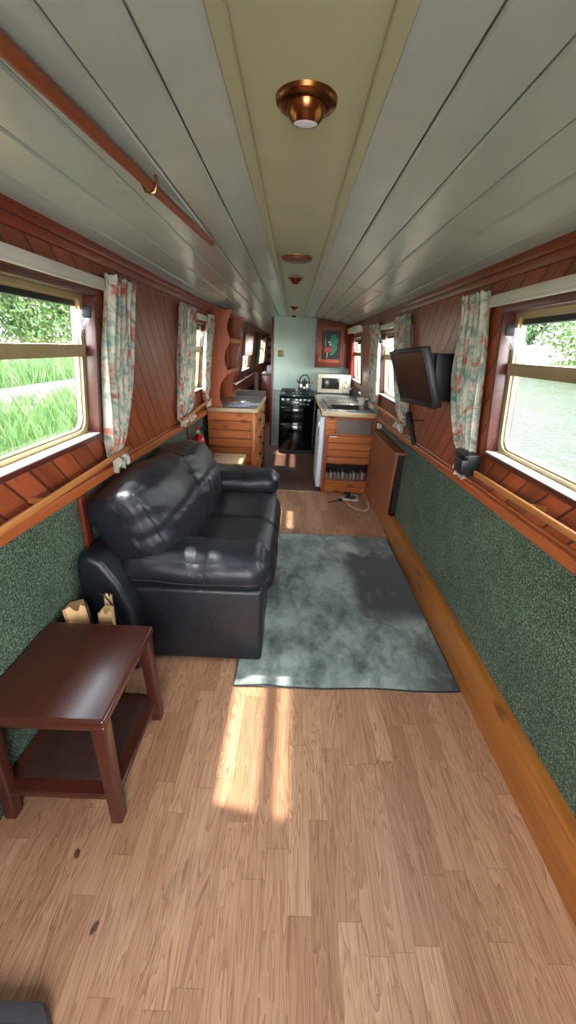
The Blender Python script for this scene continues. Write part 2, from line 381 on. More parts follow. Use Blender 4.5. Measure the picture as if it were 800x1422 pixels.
# ------------------------------------------------------------------ mesh builder
class MB:
    def __init__(s): s.v = []; s.f = []; s.mi = []; s.mats = []; s.cur = 0
    def use(s, m):
        if m not in s.mats: s.mats.append(m)
        s.cur = s.mats.index(m); return s
    def add(s, vs, fs):
        o = len(s.v); s.v += [Vector(p) for p in vs]; s.f += [[i+o for i in f] for f in fs]; s.mi += [s.cur]*len(fs); return s
    def hexa(s, p):
        return s.add(p, [(0, 3, 2, 1), (4, 5, 6, 7), (0, 1, 5, 4), (1, 2, 6, 5), (2, 3, 7, 6), (3, 0, 4, 7)])
    def box(s, x0, x1, y0, y1, z0, z1, mat=None):
        p = [(x0, y0, z0), (x1, y0, z0), (x1, y1, z0), (x0, y1, z0), (x0, y0, z1), (x1, y0, z1), (x1, y1, z1), (x0, y1, z1)]
        if mat is not None: p = [mat @ Vector(q) for q in p]
        return s.hexa(p)
    def tube(s, path, r, n=10, closed=False, cap=True):
        path = [Vector(p) for p in path]; N = len(path); rs = r if isinstance(r, (list, tuple)) else [r]*N
        vs = []; fs = []; up = None
        for i, p in enumerate(path):
            a = path[(i-1) % N] if (i or closed) else p; b = path[(i+1) % N] if (i < N-1 or closed) else p
            t = (b-a).normalized()
            if up is None: up = Vector((0, 0, 1)) if abs(t.z) < .9 else Vector((1, 0, 0))
            u = (up - t*up.dot(t)); u = u.normalized() if u.length > 1e-6 else t.orthogonal().normalized(); w = t.cross(u); up = u
            for k in range(n):
                a_ = 2*PI*k/n; vs.append(p+(u*math.cos(a_)+w*math.sin(a_))*rs[i])
        for i in range(N if closed else N-1):
            for k in range(n):
                j = (i+1) % N; fs.append((i*n+k, i*n+(k+1) % n, j*n+(k+1) % n, j*n+k))
        if cap and not closed: fs.append(tuple(range(n))[::-1]); fs.append(tuple((N-1)*n+k for k in range(n)))
        return s.add(vs, fs)
    def lathe(s, prof, c=(0, 0, 0), n=28, mat=None, capa=True, capb=True):
        vs = []; fs = []; c = Vector(c)
        for r, z in prof:
            for k in range(n):
                a = 2*PI*k/n; p = Vector((r*math.cos(a), r*math.sin(a), z)); vs.append((mat @ p if mat is not None else p)+c)
        for i in range(len(prof)-1):
            for k in range(n): fs.append((i*n+k, i*n+(k+1) % n, (i+1)*n+(k+1) % n, (i+1)*n+k))
        if capa: fs.append(tuple(range(n))[::-1])
        if capb: fs.append(tuple((len(prof)-1)*n+k for k in range(n)))
        return s.add(vs, fs)
    def prism(s, poly, d, fn):
        """poly of (a,b), extruded over two depths d=(d0,d1); fn(a,b,d)->xyz"""
        n = len(poly); vs = [fn(a, b, d[0]) for a, b in poly]+[fn(a, b, d[1]) for a, b in poly]
        fs = [tuple(range(n))[::-1], tuple(range(n, 2*n))]+[(i, (i+1) % n, n+(i+1) % n, n+i) for i in range(n)]
        return s.add(vs, fs)
    def build(s, name, mat=None, parent=None, bevel=0., seg=2, smooth=35, origin=None, subsurf=0, solid=0., fix=True):
        me = bpy.data.meshes.new(name)
        if parent is not None: base = root_base(parent)
        elif origin is not None: base = Vector(origin)
        else:
            xs = [p.x for p in s.v]; ys = [p.y for p in s.v]; zs = [p.z for p in s.v]
            base = Vector(((min(xs)+max(xs))/2, (min(ys)+max(ys))/2, min(zs)))
        me.from_pydata([p-base for p in s.v], [], s.f)
        mats = s.mats or [mat]
        for m in mats: me.materials.append(m)
        if s.mats: me.polygons.foreach_set('material_index', s.mi)
        if fix or bevel:
            bm = bmesh.new(); bm.from_mesh(me)
            if fix: bmesh.ops.recalc_face_normals(bm, faces=bm.faces)
            if bevel:
                es = [e for e in bm.edges if len(e.link_faces) == 2 and e.calc_face_angle(0) > .6]
                bmesh.ops.bevel(bm, geom=es, offset=bevel, segments=seg, affect='EDGES', profile=.5, clamp_overlap=True)
            bm.to_mesh(me); bm.free()
        if smooth:
            for p in me.polygons: p.use_smooth = True
            me.set_sharp_from_angle(angle=math.radians(smooth))
        o = bpy.data.objects.new(name, me); COL.objects.link(o)
        if parent is not None: o.parent = parent
        else: o.location = base
        if solid: md = o.modifiers.new('thickness', 'SOLIDIFY'); md.thickness = solid
        if subsurf: md = o.modifiers.new('smooth', 'SUBSURF'); md.levels = md.render_levels = subsurf
        return o

def root_base(o):
    while o.parent is not None: o = o.parent
    return Vector(o.location)

def tag(o, label, cat, group=None):
    o['label'] = label; o['category'] = cat
    if group: o['group'] = group
    return o
def thing(name, label, cat, loc, group=None):
    o = bpy.data.objects.new(name, None); COL.objects.link(o); o.location = loc; o.empty_display_size = .05
    return tag(o, label, cat, group)
def struct(o): o['kind'] = 'structure'; return o

def soft(h, r, n=14, puff=(0, 0, 0), na=0., nf=6., seed=0, xf=None, wrinkle=None):
    """a padded box; returns (verts, faces, evaluator)"""
    hx, hy, hz = h
    def ev(c):
        p = Vector((c[0]*hx, c[1]*hy, c[2]*hz))
        q = Vector((max(-(hx-r), min(hx-r, p.x)), max(-(hy-r), min(hy-r, p.y)), max(-(hz-r), min(hz-r, p.z))))
        d = p-q
        if d.length > 1e-9: p = q+d.normalized()*r
        cx, cy, cz = c
        p.x += puff[0]*cx*abs(cx)**3*(1-cy*cy)*(1-cz*cz)
        p.y += puff[1]*cy*abs(cy)**3*(1-cx*cx)*(1-cz*cz)
        p.z += puff[2]*cz*abs(cz)**3*(1-cx*cx)*(1-cy*cy)
        nrm = Vector((p.x/hx**2, p.y/hy**2, p.z/hz**2)).normalized()
        if na: p = p + nrm*na*noise.noise(Vector((p.x*nf+seed, p.y*nf, p.z*nf)))
        if wrinkle: p = p + nrm*wrinkle(c)
        return xf(p) if xf else p
    vs = []; fs = []
    for ax in range(3):
        for sg in (-1, 1):
            o = len(vs)
            for i in range(n+1):
                for j in range(n+1):
                    a = math.sin((2*i/n-1)*PI/2*.9)/math.sin(PI/2*.9); b_ = math.sin((2*j/n-1)*PI/2*.9)/math.sin(PI/2*.9)
                    c = [0, 0, 0]; c[ax] = sg; c[(ax+1) % 3] = a; c[(ax+2) % 3] = b_
                    vs.append(ev(c))
            for i in range(n):
                for j in range(n):
                    q = (o+i*(n+1)+j, o+(i+1)*(n+1)+j, o+(i+1)*(n+1)+j+1, o+i*(n+1)+j+1)
                    fs.append(q if sg > 0 else q[::-1])
    bm = bmesh.new(); bv = [bm.verts.new(v) for v in vs]; 
    for f in fs: bm.faces.new([bv[i] for i in f])
    bmesh.ops.remove_doubles(bm, verts=bm.verts, dist=1e-5)
    bmesh.ops.recalc_face_normals(bm, faces=bm.faces)
    bm.verts.index_update()
    V = [v.co.copy() for v in bm.verts]; F = [[v.index for v in f.verts] for f in bm.faces]; bm.free()
    return V, F, ev

# ------------------------------------------------------------------ the shell of the boat
def wx(z): return .87-.11*(z-.87)
def WP(s, y, z, off=0.): return Vector((s*(wx(z)-off), y, z))
def railb(y): return .893-.021*y
def ceilz(x): return 1.862-.090*(x/.75)**2
def wbox(mb, s, y0, y1, z0, z1, o0, o1, zb=None):
    """a board on the leaning cabin side: o0..o1 measured inwards from the face"""
    f = zb or (lambda y: z0)
    p = []
    for zz in (0, 1):
        for (y, o) in ((y0, o0), (y1, o0), (y1, o1), (y0, o1)):
            z = z1 if zz else f(y); p.append(WP(s, y, z, o))
    return mb.hexa(p)

WIN = {-1: [(.92, 1.69, 1.05, 1.625), (2.86, 3.74, 1.05, 1.625), (5.05, 5.95, 1.05, 1.625), (6.5, 7.7, 1.05, 1.625), (8.9, 11.2, 1.05, 1.625)],  # third left window is added, unseen behind the shelf unit, to light the galley
       1: [(.72, 1.66, 1.05, 1.625), (2.88, 3.95, 1.05, 1.625), (5.06, 5.98, 1.05, 1.625)]}  # second window on each side widened behind its curtains to admit more light
YE = {-1: 12.0, 1: 6.1}
Y0 = -.55
# floors
struct(MB().box(-.92, .92, Y0, 4.0, -.05, 0).build('floor', M['floor']))
struct(MB().box(-.92, .92, 4.0, 5.52, -.05, 0).build('floor', M['floor_k']))
struct(MB().box(-.92, .92, 5.52, 12.0, -.05, 0.002).build('floor', M['floor_p']))
struct(MB().box(-.40, .34, 3.985, 4.015, 0, .006).build('trim_1', M['tedge'], bevel=.003))
# lower carpeted sides and upper boarded sides
for s, nm in ((-1, 'left'), (1, 'right')):
    mb = MB().use(M['carpet'])
    mb.box(min(s*.89, s*.94), max(s*.89, s*.94), Y0, YE[s], -.02, .90)
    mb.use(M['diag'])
    ys = [Y0]
    for (a, b, c, d) in WIN[s]: ys += [a, b]
    ys.append(YE[s])
    zb = lambda y: railb(y)+.004
    for i in range(len(ys)-1):
        a, b = ys[i], ys[i+1]
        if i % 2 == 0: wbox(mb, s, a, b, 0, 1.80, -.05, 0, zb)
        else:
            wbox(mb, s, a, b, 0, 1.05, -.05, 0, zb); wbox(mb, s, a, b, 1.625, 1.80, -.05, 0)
    struct(mb.build('wall_'+nm, smooth=0))
    # gunwale rail (slight sheer), moulded in two steps
    mb = MB()
    N = 2
    for (z0, z1, o0, o1) in ((0, .042, -.03, .028), (.042, .056, -.03, .016)):
        p = []
        for dz in (z0, z1):
            for (y, o) in ((Y0, o0), (YE[s], o0), (YE[s], o1), (Y0, o1)):
                z = railb(y)+dz; p.append((s*(wx(.88)-o), y, z))
        mb.hexa(p)
    struct(mb.build('trim_2', M['railw'], bevel=.006, seg=3))
    # cornice
    mb = MB(); wbox(mb, s, Y0, YE[s], 1.715, 1.79, 0, .014); wbox(mb, s, Y0, YE[s], 1.742, 1.79, .014, .026)
    struct(mb.build('trim_3', M['mahog'], bevel=.005))

# ceiling boards, with a butt joint at y=2.94 and y=6.12
mb = MB().use(M['ceil'])
for (ya, yb) in ((Y0, 2.934), (2.946, 6.117), (6.123, 12.0)):
    for s in (-1, 1):
        for i in range(6):
            xa = .134+.110*i+.0018; xb = .134+.110*(i+1)-.0018
            pts = [xa, xa+.004, (xa+xb)/2, xb-.004, xb]
            dz = [.005, 0, 0, 0, .005]
            for k in range(4):
                x0, x1 = pts[k], pts[k+1]; z0, z1 = ceilz(x0)+dz[k], ceilz(x1)+dz[k+1]
                mb.hexa([(s*x0, ya, z0), (s*x1, ya, z1), (s*x1, yb, z1), (s*x0, yb, z0), (s*x0, ya, z0+.02), (s*x1, ya, z1+.02), (s*x1, yb, z1+.02), (s*x0, yb, z0+.02)])
mb.use(M['dark']).box(-.95, .95, Y0, 12.0, 1.872, 1.92)
struct(mb.build('ceiling', smooth=20))
mb = MB(); mb.box(-.115, .115, Y0, 6.1, 1.860, 1.872); struct(mb.build('ceiling', M['ceilc'], bevel=.001))
for s in (-1, 1):
    mb = MB(); a, b = sorted((s*.108, s*.137)); mb.box(a, b, Y0, 6.1, 1.848, 1.868)
    struct(mb.build('trim_4', M['ceilc'], bevel=.005, seg=3))

# baseboard along the right
mb = MB(); mb.box(.848, .872, Y0, 3.98, 0, .185); mb.box(.842, .892, Y0, 3.98, .185, .205)
struct(mb.build('baseboard_right', M['skirt'], bevel=.004))

# windows
def window(s, k, y0, y1, z0, z1, hop=True):
    mb = MB()
    t = .022
    wbox(mb, s, y0-.0, y1, z1-t, z1, -.085, .012); wbox(mb, s, y0, y1, z0, z0+t, -.085, .012)
    wbox(mb, s, y0, y0+t, z0+t, z1-t, -.085, .012); wbox(mb, s, y1-t, y1, z0+t, z1-t, -.085, .012)
    root = mb.build('window_%d' % k, M['liner'], bevel=.003); struct(root)
    # pale sill board
    mb = MB(); wbox(mb, s, y0+t, y1-t, z0+t, z0+t+.006, -.06, .014); mb.build('sill', M['pelmet'], root, bevel=.002)
    a, b, c, d = y0+t+.012, y1-t-.012, z0+t+.012, z1-t-.006
    # metal frame with rounded lower corners
    R = .05; path = []
    for (cy, cz, a0) in ((a+R, c+R, PI), (b-R, c+R, 1.5*PI), (b-.01, d-.01, 0), (a+.01, d-.01, .5*PI)):
        rr = R if a0 >= PI else .01
        for i in range(7):
            q = a0+PI/2*i/6; path.append((cy+rr*math.cos(q), cz+rr*math.sin(q)))
    n = len(path); cyy, czz = (a+b)/2, (c+d)/2
    def ins(p, q): return (p[0]+(q if p[0] < cyy else -q), p[1]+(q if p[1] < czz else -q))
    mb = MB()
    for q0, q1, o0, o1 in ((-.012, .009, -.065, -.036), (.009, .015, -.065, -.047)):
        A = [ins(p, q0) for p in path]; B = [ins(p, q1) for p in path]
        vs = [WP(s, *p, o1) for p in A]+[WP(s, *p, o1) for p in B]+[WP(s, *p, o0) for p in A]+[WP(s, *p, o0) for p in B]
        fs = []
        for i in range(n):
            j = (i+1) % n
            fs += [(i, j, n+j, n+i), (2*n+i, 3*n+i, 3*n+j, 2*n+j), (i, 2*n+i, 2*n+j, j), (n+i, n+j, 3*n+j, 3*n+i)]
        mb.add(vs, fs)
    mb.build('metal_frame', M['frame'], root, smooth=40)
    zm = 1.385
    mb = MB(); wbox(mb, s, a+.006, b-.006, zm, zm+.045, -.065, -.02); mb.build('mid_bar', M['frame'], root, bevel=.004)
    mb = MB(); wbox(mb, s, a+.005, b-.005, c+.006, zm+.01, -.056, -.052); mb.build('lower_pane', M['glass'], root, smooth=0)
    if hop:  # top pane hinged on the bar, leaning into the cabin
        hy0, hy1, hz0, hz1 = a+.03, b-.03, zm+.045, d-.045
        mb = MB(); th = .004
        P = [WP(s, hy0, hz0, -.045), WP(s, hy1, hz0, -.045), WP(s, hy1, hz1, .03), WP(s, hy0, hz1, .03)]
        nrm = Vector((-s*th, 0, 0)); mb.hexa(P+[p+nrm for p in P]); hp = mb.build('hopper_pane', M['glass'], root, smooth=0)
        mb = MB()
        for yy in (hy0, hy1):
            mb.prism([(hz0, -.05), (hz1, .028), (hz1, -.05)], (yy-.0015, yy+.0015), lambda z, o, y: WP(s, y, z, o))
        mb.build('hopper_cheek', M['glass'], root, smooth=0)
        mb = MB()
        for yy in (hy0+.03, hy1-.03): wbox(mb, s, yy-.005, yy+.005, hz1-.03, hz1+.012, .0, .032)
        mb.build('catch', M['blackm'], root, bevel=.004)
        mb = MB(); wbox(mb, s, a, b, d-.035, d, -.075, -.05); mb.build('top_rail', M['blackm'], root, bevel=.002)
    else:
        mb = MB(); wbox(mb, s, a+.005, b-.005, zm+.03, d-.01, -.056, -.052); mb.build('upper_pane', M['glass'], root, smooth=0)
    return root
k = 1
for s in (-1, 1):
    for i, w in enumerate(WIN[s]): window(s, k, *w, hop=(i < 2 or s > 0)); k += 1

# bow bulkhead behind the camera with an open well-deck doorway, unseen and sized for sky light
mb = MB(); mb.box(-.93, -.36, Y0-.04, Y0, -.02, 1.9); mb.box(.36, .93, Y0-.04, Y0, -.02, 1.9); mb.box(-.36, .36, Y0-.04, Y0, 1.68, 1.9); mb.box(-.36, .36, Y0-.04, Y0, -.02, .60)
struct(mb.build('wall_front', M['mahogz']))
# galley bulkhead
mb = MB().use(M['sagewall']); 
for i in range(13): mb.box(-.318, 1.0, 6.10, 6.14, .86+i*.0775, .86+(i+1)*.0775-.002)
mb.box(-.318, 1.0, 6.104, 6.14, .0, .86); mb.box(-.318, 1., 6.103, 6.138, .86, 1.87)
mb.use(M['tile']).box(-.318, .34, 6.098, 6.104, 0.02, .86)
struct(mb.build('wall_back', bevel=.0))
struct(MB().box(-.345, -.318, 6.085, 6.15, 0, 1.86).build('trim_5', M['mahogz'], bevel=.004))
# passage beyond
struct(MB().box(-.318, -.29, 6.14, 12, 0, 1.88).build('wall_passage', M['mahogz']))
mb = MB().use(M['cream'])
for i in range(9): mb.box(-.95, -.29, 12.0, 12.04, .0+i*.21, .0+i*.21+.12)
mb.use(M['hard']).box(-.95, -.29, 12.01, 12.06, 0, 1.9)
struct(mb.build('wall_end'))
# boarding of the left side abaft the galley
mb = MB().use(M['liner']); wbox(mb, -1, 6.15, 12, .95, 1.05, 0, .012)
struct(mb.build('trim_6', bevel=.002))
# splashbacks
struct(MB().box(.862, .874, 4.0, 6.1, .87, 1.05).build('trim_7', M['tiler'], bevel=.001))

exec_parts = []
# ------------------------------------------------------------------ ceiling lamps, vent and pole
def downlight(x, y, r, label, tilt, first=None):
    t = thing('ceiling_spotlight', label, 'ceiling light', (x, y, 1.86), 'brass ceiling spotlights')
    MB().lathe([(r*.62, -.004), (r*.68, -.012), (r*.86, -.011), (r*.97, -.006), (r, 0)], (x, y, 1.86), 36, capa=False).build('rim', M['copper'], t)
    R = Matrix.Rotation(tilt, 4, 'X')
    mb = MB(); prof = []
    for i in range(10):
        a = math.radians(36+i*8); prof.append((r*.68*math.sin(a), -r*.68*math.cos(a)))
    mb.lathe(prof, (x, y, 1.858), 32, R.to_3x3(), False, True); mb.build('eyeball', M['copper'], t)
    mb = MB(); mb.lathe([(0.0005, -r*.575), (r*.2, -r*.57), (r*.34, -r*.555), (r*.395, -r*.535), (r*.395, -r*.45)], (x, y, 1.858), 28, R.to_3x3()); mb.build('lens', M['lens'], t)
    return t
downlight(.001, .925, .056, 'largest brass eyeball spotlight, on the olive panel nearest the viewer', math.radians(7))
downlight(-.016, 2.86, .050, 'small brass spotlight just behind the round brown vent', math.radians(20))
downlight(-.03, 4.72, .050, 'furthest brass spotlight, in front of the green bulkhead', math.radians(20))
t = thing('ceiling_vent', 'flat round brown vent cover between two brass spotlights', 'vent', (-.010, 2.24, 1.86))
MB().lathe([(.001, -.020), (.055, -.018), (.070, -.013), (.074, -.005), (.07, 0)], (-.010, 2.24, 1.86), 36).build('cover', M['brown'], t)
MB().lathe([(.076, -.004), (.080, -.003), (.081, 0)], (-.010, 2.24, 1.86), 36, capa=False).build('ring', M['brass'], t)
t = thing('alarm_sensor', 'tiny dark sensor on the ceiling panel beside the green bulkhead', 'sensor', (-.035, 5.98, 1.86))
MB().lathe([(.02, -.02), (.03, -.012), (.032, 0)], (-.035, 5.98, 1.86), 20).build('body', M['blackm'], t)

pa, pb = Vector((-.455, .15, 1.812)), Vector((-.352, 1.83, 1.822))
t = thing('boat_pole', 'long brown varnished wooden pole held under the ceiling boards', 'pole', pa)
MB().tube([pa.lerp(pb, i/10) for i in range(11)], [.0145-.003*i/10 for i in range(11)], 14).build('shaft', M['polew'], t)
pc = pa.lerp(pb, .64)
for q in (.64,):
    c = pa.lerp(pb, q); zz = ceilz(c.x)
    MB().tube([(c.x-.017, c.y, zz), (c.x-.018, c.y, c.z), (c.x-.012, c.y, c.z-.015), (c.x, c.y, c.z-.019), (c.x+.012, c.y, c.z-.015), (c.x+.018, c.y, c.z), (c.x+.017, c.y, zz)], .0035, 8).build('bracket', M['brass'], t)

# ------------------------------------------------------------------ curtains, tracks and rods
def curtain(s, top, mid, bot, zt, zb, nf, label, seed, off=.035, lace=True, mat='curtain', name='curtain', wide=.45, grp='floral curtains'):
    root = thing(name, label, 'curtain', WP(s, (bot[0]+bot[1])/2, zb, off), grp)
    rnd = random.Random(seed); ph = rnd.random()*6; U, V = 72, 40; vs = []
    def pos(u, v, extra=0.):
        # v: 0 top .. 1 bottom
        a = [top, mid, bot]
        def q(i):
            if v < wide: w = v/wide; w = w*w*(3-2*w); return a[0][i]*(1-w)+a[1][i]*w
            w = (v-wide)/(1-wide); w = w*w*w*.55+.45*w; return a[1][i]*(1-w)+a[2][i]*w
        l, r = q(0), q(1)
        uu = u + .018*math.sin(5*v+ph+u*7)
        y = l+(r-l)*uu; z = zt+(zb-zt)*v
        A = .024*(.65+.45*v)*(.8+.35*math.sin(3*u+ph))
        sw = math.sin(2*PI*(nf+1)*u+ph+.7*math.sin(2.4*v+ph)+1.2*math.sin(4.4*u+ph)); sw = math.copysign(abs(sw)**.7, sw)
        o = off + A*sw + .005*math.sin(2*PI*nf*2.3*u+v*3)
        if v < .06: o += .004*math.sin(u*nf*16)
        if v > .9: o = o*(1-(v-.9)*5)+.03*(v-.9)*5
        return WP(s, y, z, max(.008, o+extra))
    mb = MB()
    vs = [pos(i/U, j/V) for j in range(V+1) for i in range(U+1)]
    fs = [(j*(U+1)+i, j*(U+1)+i+1, (j+1)*(U+1)+i+1, (j+1)*(U+1)+i) for j in range(V) for i in range(U)]
    mb.add(vs, fs).build('drape', M[mat], root, smooth=180, solid=.0025, fix=False)
    # gathered heading
    mb = MB()
    vs = []; 
    for j in range(5):
        for i in range(U+1):
            p = pos(i/U, 0.02*j/4); vs.append(p+Vector((-s*(.004+.004*math.sin(i*1.9)*(1 if j % 2 else -.5)), 0, .022*(1-j/4)*(.9+.25*math.sin(i*2.3)))))
    fs = [(j*(U+1)+i, j*(U+1)+i+1, (j+1)*(U+1)+i+1, (j+1)*(U+1)+i) for j in range(4) for i in range(U)]
    mb.add(vs, fs).build('heading_tape', M[mat], root, smooth=180, solid=.002, fix=False)
    if lace:
        mb = MB(); vs = []; L = 8
        for j in range(L+1):
            for i in range(U+1):
                b = pos(i/U, 1.); w = j/L
                dz = -.065*w*(.85+.2*math.sin(i*.21+ph)+.05*math.sin(i*.9)); 
                vs.append(b+Vector((-s*(.004*math.sin(i*1.1+ph)+.030*min(1, w*2.5)), (b.y-(bot[0]+bot[1])/2)*.25*w, dz+.004)))
        fs = [(j*(U+1)+i, j*(U+1)+i+1, (j+1)*(U+1)+i+1, (j+1)*(U+1)+i) for j in range(L) for i in range(U)]
        mb.add(vs, fs).build('hem', M['hem'], root, smooth=180, solid=.002, fix=False)
    return root
curtain(-1, (1.725, 1.985), (1.70, 1.975), (1.70, 1.84), 1.668, .955, 4, 'floral curtain at the far end of the large left window above the sofa', 3)
curtain(-1, (2.78, 3.205), (2.79, 3.22), (2.83, 3.19), 1.668, .935, 5, 'floral curtain on the near side of the small left window behind the sofa', 5)
curtain(-1, (3.63, 4.06), (3.60, 4.02), (3.68, 3.88), 1.668, .965, 4, 'floral curtain on the far side of the small left window beside the pine shelf', 9)
curtain(1, (1.735, 1.975), (1.715, 2.02), (1.70, 1.80), 1.668, .985, 4, 'floral curtain gathered beside the large right window by the black box', 12)
curtain(1, (2.88, 3.275), (2.84, 3.24), (2.83, 3.05), 1.668, .975, 5, 'floral curtain hanging behind the television', 14)
curtain(1, (3.85, 4.28), (3.86, 4.29), (3.90, 4.16), 1.668, .975, 4, 'sunlit floral curtain on the far side of the window behind the television', 17)
curtain(1, (5.72, 6.03), (5.74, 6.03), (5.78, 6.02), 1.64, 1.08, 4, 'plain red curtain at the small galley window above the microwave', 21, .02, False, 'redcur', grp='red curtains')
curtain(-1, (6.48, 7.75), (6.48, 7.75), (6.48, 7.75), 1.74, 1.30, 9, 'pale net curtain across the first window of the far passage', 25, .02, False, 'net', grp='passage curtains')
curtain(-1, (8.5, 9.3), (8.5, 9.3), (8.6, 9.3), 1.66, 1.05, 5, 'striped light curtain in the far passage just past the net curtain', 27, .03, False, grp='passage curtains')
curtain(-1, (10.6, 11.7), (10.6, 11.7), (10.7, 11.7), 1.66, 1.05, 5, 'furthest curtain, at the very end of the passage', 29, .03, False, grp='passage curtains')

def track(s, y0, y1, z0, z1, label, d=.03):
    mb = MB(); wbox(mb, s, y0, y1, z0, z1, .002, d); wbox(mb, s, y0, y1, z0-.006, z0+.004, d-.008, d+.003)
    r = mb.build('curtain_track', M['pelmet'], bevel=.003); tag(r, label, 'curtain track', 'white curtain tracks')
track(-1, .55, 1.725, 1.632, 1.668, 'white curtain track over the large left window')
track(-1, 3.21, 3.63, 1.632, 1.668, 'short white curtain track over the small left window')
track(1, .55, 1.735, 1.632, 1.668, 'white curtain track over the large right window')
track(1, 3.275, 3.85, 1.632, 1.668, 'short white track above the window behind the television')
track(1, 5.0, 5.95, 1.66, 1.725, 'deep white pelmet over the red-curtained galley window', .06)

def rod(s, y0, y1, z0, z1, label, st):
    t = thing('curtain_rod', label, 'curtain rod', WP(s, (y0+y1)/2, z0, .05), 'wooden curtain rods')
    mb = MB(); p = []
    for o0 in (0, 1):
        zz = .024*o0
        p += [WP(s, y0, z0+zz, .052), WP(s, y1, z1+zz, .052), WP(s, y1, z1+zz, .066), WP(s, y0, z0+zz, .066)]
    mb.hexa(p).build('strip', M['rodw'], t, bevel=.004, seg=3)
    for y in st:
        z = z0+(z1-z0)*(y-y0)/(y1-y0); mb = MB(); wbox(mb, s, y-.008, y+.008, z+.002, z+.02, -.002, .054); mb.build('standoff', M['rodw'], t, bevel=.001)
rod(-1, .55, 1.85, .925, .952, 'wooden rod below the large left window pinning the curtain hem', (.62, 1.18))
rod(-1, 2.85, 3.85, .915, .945, 'wooden rod below the small left window', (2.9, 3.8))
rod(1, .55, 1.61, 1.0, .972, 'pale wooden rod below the large right window, starting at the black box', (.62, 1.2))
rod(1, 2.86, 4.05, .960, .955, 'wooden rod below the window behind the television', (2.9, 4.0))

# ------------------------------------------------------------------ sofa
SX = thing('sofa', 'black leather two-seat sofa with puffy cushions along the left wall', 'sofa', (-.48, 2.2, 0))
mb = MB(); mb.box(-.86, -.105, 1.475, 2.925, .015, .30); mb.build('base', M['leather'], SX, bevel=.02, seg=3)
# back frame: padded wedge leaning on the wall, its ends swelling past the base
prof = [(-.872, .02), (-.66, .02), (-.655, .36), (-.70, .50), (-.76, .60), (-.81, .632), (-.86, .625), (-.874, .56)]
mb = MB(); mb.prism(prof, (1.362, 2.975), lambda a, b, d: (a, d, b)); mb.build('back_frame', M['leather'], SX, bevel=.028, seg=4, smooth=60)
for (ya, yb, sd) in ((1.455, 1.705, 0), (2.70, 2.945, 3)):
    ym = (ya+yb)/2
    mb = MB(); mb.box(-.84, -.10, ya+.008, yb-.012, .014, .425); mb.build('arm_panel', M['leather'], SX, bevel=.022, seg=3)
    def wra(c): return .004*math.sin(16*c[0]+3*c[1])*max(0, c[2])*(1-c[0]**2)+.005*math.sin(9*c[1]+30*c[0])*max(0, abs(c[0])-.7)
    def xa(p, ym=ym):
        q = Vector((p.x-.425, p.y+ym, p.z+.495)); q.z += .02*max(0, (-.5-q.x)/.3); return q
    V_, F_, ev = soft((.338, .135, .086), .080, 22, (.012, .008, .018), .010, 7., sd, xa, wra)
    pad = MB().add(V_, F_).build('arm_pad', M['leather'], SX, smooth=180)
    mb = MB()
    mb.tube([ev((.20, math.cos(a)*1., math.sin(a)*1.)) if False else ev((.20, max(-1, min(1, 1.414*math.cos(a))), max(-1, min(1, 1.414*math.sin(a))))) for a in [2*PI*i/40 for i in range(40)]], .003, 6, True)
    mb.tube([ev((max(-1, min(1, 1.414*math.cos(a))), max(-1, min(1, 1.414*math.sin(a))), -.35)) for a in [2*PI*i/56 for i in range(56)]], .0035, 6, True)
    mb.build('arm_seam', M['thread'], pad, smooth=180)
for (ya, yb, sd) in ((1.70, 2.205, 5), (2.205, 2.71, 8)):
    ym = (ya+yb)/2; h = (yb-ya)/2+.004
    def xs(p, ym=ym): 
        q = Vector((p.x-.345, p.y+ym, p.z+.358))
        q.z -= .05*max(0, (q.x+.20)/.14)**2*(1 if p.z > 0 else .0)
        return q
    V_, F_, ev = soft((.285, h, .10), .045, 22, (.006, .0, .014), .006, 7., sd, xs)
    c_ = MB().add(V_, F_).build('seat_cushion', M['leather'], SX, smooth=180)
    MB().tube([ev((max(-1, min(1, 1.414*math.cos(a))), max(-1, min(1, 1.414*math.sin(a))), -.25)) for a in [2*PI*i/64 for i in range(64)]], .0035, 6, True).build('piping', M['thread'], c_, smooth=180)
